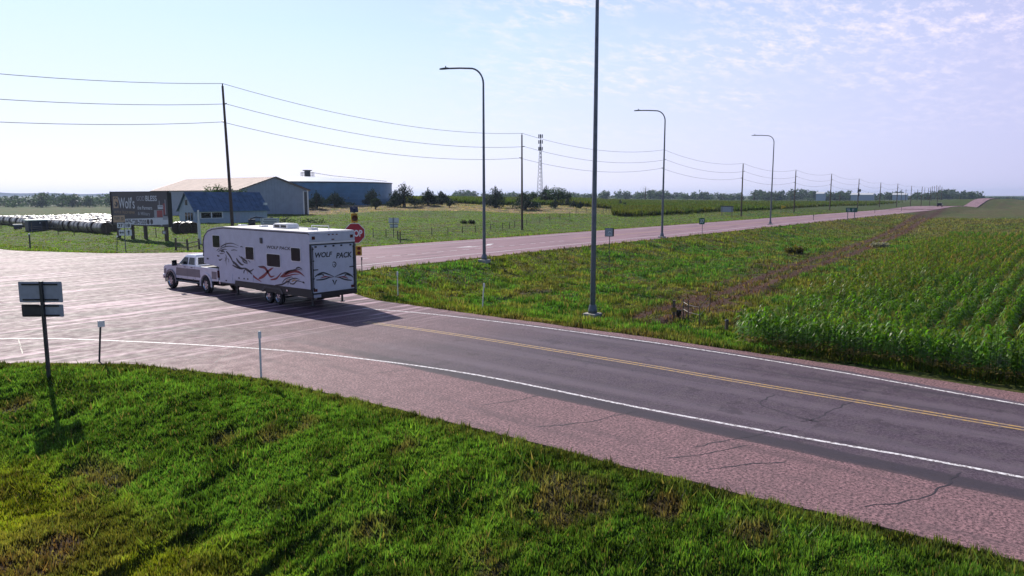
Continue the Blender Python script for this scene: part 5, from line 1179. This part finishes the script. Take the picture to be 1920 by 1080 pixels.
# sign pair backs beyond the highway
u, v, z = GP(738, 446); t = thing('road_sign', 'paired route plates seen from behind across the highway, right of the stop sign', 'road sign', (u, v, z), face(u, v)); fz = lambda p: PZ(p, u, v, z); fx_ = lambda p: xs(p, u, v)
post(t, fz(408), .05, M['darksteel'], y=-.05); plate(t, fx_(729), fx_(748), fz(418.5), fz(408.5), M['plinth']); plate(t, fx_(731), fx_(746), fz(427), fz(419.5), M['plinth'])
mb = MB(); mb.box(fx_(730), fx_(747), -.03, -.007, fz(420.5)-.03, fz(420.5)+.03); mb.box(fx_(732), fx_(746), -.03, -.007, fz(426)-.03, fz(426)+.03); mb.box(fx_(731), fx_(746), -.03, -.007, fz(417)-.02, fz(417)+.02); obj('bracket', mb, M['darksteel'], t)
for px, pb, pt, lb in ((746, 450, 434, 'short dark post left of the pale marker, under the paired plates'), (750.5, 455, 434, 'short pale yellow capped marker post beside the highway, right of the paired plates')):
    u, v, z = GP(px, pb); t = thing('marker_post', lb, 'marker post', (u, v, z), face(u, v)); post(t, PZ(pt, u, v, z), .09, M['wood'], y=0); mb = MB(); H = PZ(pt, u, v, z); mb.box(-.1, .1, -.1, .1, H-.05, H+.12); obj('cap', mb, M['yellow'] if px > 748 else M['wood'], t)
# small blue grey sign near the second lamp row
u, v, z = GP(1142, 499); t = thing('road_sign', 'small blue grey square sign with a white curve, left of the third lamp', 'road sign', (u, v, z), face(u, v)); fz = lambda p: PZ(p, u, v, z); fx_ = lambda p: xs(p, u, v)
post(t, fz(428), .035, M['darksteel']); p_ = plate(t, fx_(1134.5), fx_(1149.5), fz(443.5), fz(427.5), M['darksteel'], border=(.035, M['signback']))
mb = MB(); stroke(mb, [(-.18, fz(438)), (-.05, fz(434)), (.1, fz(434.5)), (.2, fz(438.5))], .07, .004, 0, lambda a, b, h: (a, -.011-h, b)); mb.box(-.2, .2, -.014, -.011, fz(441), fz(440)); obj('symbol', mb, M['whitet'], p_)
mb = MB(); mb.box(fx_(1149.5), fx_(1151.5), -.0, .12, fz(443), fz(428)); obj('side_bracket', mb, M['black'], t)
# 37 sign
u, v, z = GP(1316, 450); t = thing('route_sign', 'small dark green route sign reading 37 beside the highway past the third lamp', 'road sign', (u, v, z), face(u, v)); fz = lambda p: PZ(p, u, v, z); fx_ = lambda p: xs(p, u, v)
post(t, fz(409), .035); p_ = plate(t, fx_(1311), fx_(1321), fz(420.5), fz(409), M['green']); text('37', fx_(1312.5), fx_(1319.8), fz(418.6), fz(411.4), M['whitet'], p_, y=-.008, bold=.02)
# grey board
u, v, z = GP(1362, 405); t = thing('notice_board', 'grey blank board on two posts at the maize edge across the highway', 'sign board', (u, v, z), face(u, v)); fz = lambda p: PZ(p, u, v, z); fx_ = lambda p: xs(p, u, v)
plate(t, fx_(1351), fx_(1373), fz(397.5), fz(387), M['signback'], rad=0); post(t, fz(387), .1, M['wood'], x=fx_(1353)); post(t, fz(387), .1, M['wood'], x=fx_(1371)); mb = MB(); mb.box(fx_(1350), fx_(1374), -.1, .1, fz(387.3), fz(386)); obj('cap_rail', mb, M['darksteel'], t)
# pennant
u, v, z = GP(1464, 400); t = thing('road_sign', 'yellow pennant shaped sign across the highway by the farthest lamp', 'road sign', (u, v, z), face(u, v)); fz = lambda p: PZ(p, u, v, z); fx_ = lambda p: xs(p, u, v)
post(t, fz(385), .06); mb = MB(); mb.prism([(fx_(1463), fz(391.5)), (fx_(1463), fz(384)), (fx_(1472), fz(387.8))], -.01, .01, 'y'); obj('sign_panel', mb, M['yellow'], t)
# green guide sign
u, v, z = GP(1595, 416); t = thing('guide_sign', 'wide green guide sign on two posts beside the highway, far right', 'road sign', (u, v, z), face(u, v)); fz = lambda p: PZ(p, u, v, z); fx_ = lambda p: xs(p, u, v)
p_ = plate(t, fx_(1585.3), fx_(1605), fz(398), fz(389.5), M['green'], rad=.1); post(t, fz(389), .08, x=fx_(1589)); post(t, fz(389), .08, x=fx_(1600.5))
mb = MB()
for a, b, q in ((1587, 1592, 392), (1588, 1593, 395.2), (1596, 1598.5, 395.2), (1596, 1599, 392)): mb.box(fx_(a), fx_(b), -.012, -.008, fz(q+.8), fz(q-.4))
obj('legend', mb, M['whitet'], p_)
for px, pb, pt, lb in ((1525, 414, 402, 'thin dark marker post at the highway edge between the last lamp and the guide sign'), (1640, 400, 392.5, 'tiny marker post on the far verge right of the green guide sign'), (1690, 396, 389, 'tiniest marker post where the highway flattens out')):
    u, v, z = GP(px, pb); t = thing('marker_post', lb, 'marker post', (u, v, z)); post(t, PZ(pt, u, v, z), .06, M['darksteel'], y=0); H = PZ(pt, u, v, z); mb = MB(); mb.box(-.08, .08, -.08, .08, H-.3, H); obj('reflector', mb, M['darksteel'], t)
u, v, z = GP(1491, 474); t = thing('marker_stake', 'thin stake with a small yellow flag plate in the ditch', 'marker', (u, v, z), face(u, v)); post(t, PZ(458, u, v, z), .02, M['yellow'], y=0); plate(t, -.09, .09, PZ(463, u, v, z), PZ(458, u, v, z), M['yellow'], rad=.0)
# utility marker post, bucket, small things by the ditch
u, v, z = GP(1263, 601); t = thing('marker_post', 'rusty brown post with an olive yellow plate beside the dirt track', 'marker post', (u, v, z), face(u, v)); H = PZ(563, u, v, z); post(t, H, .075, M['wood'], y=0, sq=True); plate(t, -.15, .15, PZ(584, u, v, z), PZ(576, u, v, z), mat('plate_olive', (.30, .20, .02), .6), y=-.09)
u, v, z = GP(1272, 595); o = MB(); o.lathe([(.001, 0), (.14, 0), (.17, .30), (.18, .31), (.15, .31), (.13, .05), (.001, .05)], 18); o = obj('bucket', o, M['black'], loc=(u, v, z-.02), smooth=True); tag(o, 'black bucket lying beside the rusty marker post', 'bucket')
u, v, z = GP(1362, 624); t = thing('marker_post', 'short thick dark post at the corner of the maize field', 'marker post', (u, v, z)); post(t, .62, .10, M['wood'], y=0); mb = MB(); mb.lathe([(.001, .62), (.11, .62), (.08, .68), (.001, .70)], 10); obj('cap', mb, M['darksteel'], t)
# far left verge posts and route assembly
u, v, z = GP(57, 467); t = thing('marker_post', 'dark marker post on the far verge at the left edge', 'marker post', (u, v, z)); post(t, PZ(440, u, v, z), .09, M['darksteel'], y=0); mb = MB(); H = PZ(440, u, v, z); mb.box(-.09, .09, -.1, .1, H-.02, H+.14); obj('cap', mb, M['plinth'], t)
u, v, z = GP(220, 470); t = thing('delineator_post', 'delineator with a bright round reflector left of the route signs', 'delineator post', (u, v, z), face(u, v)); H = PZ(443, u, v, z); mb = MB(); mb.tube([(-.05, 0, -.2), (.08, 0, H)], .045, 8); obj('post', mb, M['darksteel'], t); mb = MB(); mb.lathe([(.001, -.05), (.11, -.05), (.11, -.03)], 16, (.08, 0, H), axis='y'); obj('reflector', mb, M['whitet'], t)
u, v, z = GP(236, 472); t = thing('route_sign', 'route signs 37 and 18 with arrow plates in front of the billboard', 'road sign', (u, v, z), face(u, v)); fz = lambda p: PZ(p, u, v, z); fx_ = lambda p: xs(p, u, v)
post(t, fz(418), .05)
p_ = plate(t, fx_(221), fx_(232), fz(427.5), fz(417.5), M['whitet'], rad=.05); text('37', fx_(222.6), fx_(230.6), fz(425.8), fz(419.4), M['black'], p_, y=-.008, bold=.03)
p_ = plate(t, fx_(233.2), fx_(243.6), fz(428), fz(417.3), M['whitet'], rad=.12); text('18', fx_(235), fx_(242), fz(426), fz(419.2), M['black'], p_, y=-.008, bold=.03)
p_ = plate(t, fx_(223), fx_(232), fz(441.5), fz(431), M['whitet'], rad=.03); mb = MB(); mb.box(fx_(224.8), fx_(230.4), -.012, -.008, fz(436.8), fz(435.4)); mb.prism([(fx_(223.8), fz(436.1)), (fx_(226), fz(433.7)), (fx_(226), fz(438.5))], -.012, -.008, 'y'); mb.prism([(fx_(231.4), fz(436.1)), (fx_(229.4), fz(433.7)), (fx_(229.4), fz(438.5))], -.012, -.008, 'y'); obj('arrow', mb, M['black'], p_)
p_ = plate(t, fx_(234), fx_(244.5), fz(442), fz(430.5), M['whitet'], rad=.03); mb = MB(); mb.box(fx_(238.5), fx_(240), -.012, -.008, fz(440.5), fz(435)); mb.prism([(fx_(236.8), fz(435.4)), (fx_(241.8), fz(435.4)), (fx_(239.3), fz(432))], -.012, -.008, 'y'); obj('arrow', mb, M['black'], p_)
# ------------------------------------------------------------------ billboard
A_ = np.array(PX(207.5, 104)); B2 = np.array(PX(313.5, 95)); Lb = float(np.linalg.norm(B2-A_)); rz = math.atan2(B2[1]-A_[1], B2[0]-A_[0]); zg = zt1(*((A_+B2)/2))
t = thing('billboard', 'dark roadside billboard with white lettering and a red truck picture on wooden posts', 'billboard', (A_[0], A_[1], zg), rz)
zb_ = ZY(424, 95)-zg; zt2 = ZY(360.5, 95)-zg; mb = MB(); mb.box(0, Lb, 0, .12, zb_, zt2); bp_ = obj('panel', mb, M['bboard'], t)
bx = lambda X: (X-145)/880*Lb
bz = lambda X, Z: zb_+(zt2-zb_)*(1-((Z-160-(X-145)/880*12)/(468+(X-145)/880*62)))
def brect(x0, x1, z0, z1, m, nm, y=-.012, skew=True):
    mb = MB(); q = [(bx(x0), bz(x0, z1)), (bx(x1), bz(x1, z1)), (bx(x1), bz(x1, z0)), (bx(x0), bz(x0, z0))]; mb.prism(q, y, y+.012, 'y'); return obj(nm, mb, m, bp_)
mb = MB(); mb.box(-.12, Lb+.12, -.08, .2, zt2, zt2+.14); mb.box(Lb, Lb+.12, -.08, .5, zb_-.1, zt2); mb.box(-.12, 0, -.08, .2, zb_-.1, zt2); mb.box(-.12, Lb+.12, -.04, .2, zb_-.16, zb_); obj('frame', mb, M['black'], t)
for q in (.05, .31, .545, .9): mb = MB(); mb.box(Lb*q, Lb*q+.42, .14, .5, -.3, zt2-.5); obj('post', mb, M['pole'], t)
brect(182, 265, 222, 398, M['bbtan'], 'emblem', -.014)
mb = MB(); to_ = lambda a, b, h: (bx(a), -.016-h, bz(a, b))
for pts, wd in (([(200,260),(225,235),(250,262)], .35), ([(225,300),(245,330),(232,372)], .55), ([(205,340),(220,370),(240,385)], .3)):
    P_ = smooth(pts, 5); b0 = len(mb.v)
    for i, p in enumerate(P_): mb.v += [(bx(p[0])-wd/2, -.02, bz(*p)), (bx(p[0])+wd/2, -.02, bz(*p))]; 
    for i in range(1, len(P_)): mb.f.append((b0+2*i-2, b0+2*i-1, b0+2*i+1, b0+2*i)); mb.m.append(0)
obj('emblem_mark', mb, M['bboard'], bp_)
def btext(body, x0, x1, z0, z1, m, **k): text(body, bx(x0), bx(x1), bz(x0, z1), bz(x0, z0), m, bp_, y=-.012, **k)
btext("Wolf's", 272, 530, 232, 402, M['bbwhite'], bold=.01)
btext('AUTO & TRUCK REPAIR', 190, 525, 436, 474, M['bbtan'])
btext('GOD', 565, 690, 222, 296, M['bbgrey'], bold=.02); btext('BLESS', 704, 872, 218, 302, M['bbwhite'], bold=.02)
btext('the Farmers', 570, 796, 372, 428, M['bbwhite'], bold=.01); btext('& Military', 572, 760, 462, 532, M['bbgrey'], bold=.02)
brect(160, 355, 510, 612, M['bbtan'], 'location_strip'); btext('TRIPP, SD', 175, 340, 535, 590, M['bboard'], bold=.02) if False else None
mb = MB()
text('TRIPP, SD', bx(175), bx(340), bz(250, 592), bz(250, 532), M['bboard'], bp_, y=-.016, bold=.02)
brect(362, 1022, 566, 674, M['bbwhite'], 'phone_strip'); text('605-928-7335', bx(372), bx(695), bz(530, 650), bz(530, 582), M['bboard'], bp_, y=-.016, bold=.03)
for xx in (722, 775): mb = MB(); mb.lathe([(.001, -.016), (.36, -.016), (.36, -.012)], 16, (bx(xx), 0, bz(xx, 625)), axis='y'); obj('round_icon', mb, M['bboard'], bp_)
# simple red and white lorry picture
brect(880, 965, 370, 430, M['bbwhite'], 'picture_cab', -.018); brect(888, 950, 378, 405, M['bbgrey'], 'picture_windscreen', -.022)
brect(822, 955, 445, 565, M['bbgrey'], 'picture_grille', -.018); brect(862, 945, 452, 560, M['bbred'], 'picture_hood', -.022)
mb = MB(); q = [(800,560),(860,580),(930,665),(930,690),(800,640)]; mb.prism([(bx(a), bz(a, b)) for a, b in q], -.02, -.006, 'y'); obj('picture_bumper', mb, M['bbwhite'], bp_)
brect(900, 912, 300, 370, M['bbgrey'], 'picture_stack', -.018); brect(985, 997, 285, 520, M['bbgrey'], 'picture_stack', -.018); brect(955, 985, 345, 520, M['bbred'], 'picture_sleeper', -.018); brect(945, 1015, 545, 600, M['bbgrey'], 'picture_tank', -.018)
mb = MB(); mb.box(Lb*.9-.35, Lb*.9+.75, .02, .12, ZY(440, 95)-zg, ZY(433, 95)-zg); o = obj('post_plaque', mb, M['wood'], t); mb = MB(); mb.box(Lb*.9-.15, Lb*.9+.5, .0, .02, ZY(438.6, 95)-zg, ZY(434.6, 95)-zg); obj('plaque_label', mb, M['plinth'], o)
# white standpipe, hut, box
u, v, z = GP(375, 458); t = thing('white_pole', 'plain white pole standing between the billboard and the caravan', 'pole', (u, v, z)); H = PZ(394, u, v, z); post(t, H*.62, .19, M['plinth'], y=0, name='sleeve'); post(t, H, .12, M['plinth'], y=0, name='upper_tube')
u, v, z = GP(70, 434); t = thing('small_hut', 'small dark hut with pale flat roof in front of the hay bales', 'hut', (u, v, z), face(u, v)+.25); fz = lambda p: PZ(p, u, v, z); fx_ = lambda p: xs(p, u, v)
mb = MB(); mb.box(fx_(55), fx_(87), -.1, 2.0, -.3, fz(414)); obj('wall', mb, M['hutw'], t); mb = MB(); mb.box(fx_(53), fx_(90), -.3, 2.2, fz(414), fz(412)); obj('roof', mb, M['hutr'], t); mb = MB(); mb.box(fx_(77), fx_(83), -.13, -.1, 0, fz(417)); obj('door', mb, M['black'], t); mb = MB(); mb.box(fx_(73), fx_(75), -.12, -.1, fz(419), fz(417)); obj('window', mb, M['plinth'], t)
u, v, z = GP(32, 429); t = thing('feed_bin', 'low pale topped box left of the dark hut', 'box', (u, v, z), face(u, v)); fz = lambda p: PZ(p, u, v, z); fx_ = lambda p: xs(p, u, v)
mb = MB(); mb.box(fx_(26), fx_(39), 0, .9, -.2, fz(422.5)); obj('bin_body', mb, M['hutw'], t); mb = MB(); mb.box(fx_(25), fx_(40), -.1, 1.0, fz(422.5), fz(420.5)); obj('lid', mb, M['plinth'], t)
# farm implement with a white lettered board behind the caravan roof
u, v = PX(500, 128); z = zt1(u, v); t = thing('farm_implement', 'dark parked farm implement behind the caravan roof', 'farm machine', (u, v, z), face(u, v)); fz = lambda p: PZ(p, u, v, z); fx_ = lambda p: xs(p, u, v)
mb = MB(); mb.box(fx_(468), fx_(552), 0, .5, .5, .75); mb.tube([(fx_(468), .2, .6), (fx_(472), .2, fz(410)), (fx_(482), .2, fz(407)), (fx_(500), .2, fz(410)), (fx_(512), .2, fz(408))], .14, 6); mb.tube([(fx_(530), .2, fz(413)), (fx_(540), .2, fz(408))], .1, 6); mb.box(fx_(468), fx_(480), .1, .9, .6, fz(411)); obj('frame', mb, M['hutw'], t)
for q in (475, 545): mb = MB(); mb.lathe([(.01, -.2), (.55, -.2), (.55, .2), (.01, .2)], 16, (fx_(q), .2, .5), axis='y'); obj('wheel', mb, M['rubber'], t)
u, v = PX(507, 125); z = zt1(u, v); t = thing('yard_sign', 'low white board with grey lines of writing behind the caravan roof', 'sign board', (u, v, z), face(u, v)); fz = lambda p: PZ(p, u, v, z); fx_ = lambda p: xs(p, u, v)
p_ = plate(t, fx_(490), fx_(523), fz(422), fz(409), M['plinth'], rad=0); post(t, fz(409), .06, x=fx_(492)); post(t, fz(409), .06, x=fx_(521)); mb = MB()
for q in (411.5, 414.5, 417.5, 420): mb.box(fx_(493+(q % 2)*2), fx_(519-(q % 3)), -.014, -.007, fz(q+.9), fz(q-.2))
obj('legend', mb, M['hutw'], p_)

# ------------------------------------------------------------------ haze
def hazemat():
    m = bpy.data.materials.new('summer_haze'); m.use_nodes = True; t = m.node_tree; t.nodes.clear()
    p = t.nodes.new('ShaderNodeVolumePrincipled'); o = t.nodes.new('ShaderNodeOutputMaterial'); t.links.new(p.outputs[0], o.inputs['Volume'])
    p.inputs['Color'].default_value = (.58, .72, 1.0, 1); p.inputs['Density'].default_value = 0.00009; p.inputs['Anisotropy'].default_value = .3
    return m
mb = MB(); mb.box(-9500, 9500, -9500, 9500, -80, 60); o = obj('haze', mb, hazemat()); kind(o, 'stuff', 'thin blue summer haze over the fields')
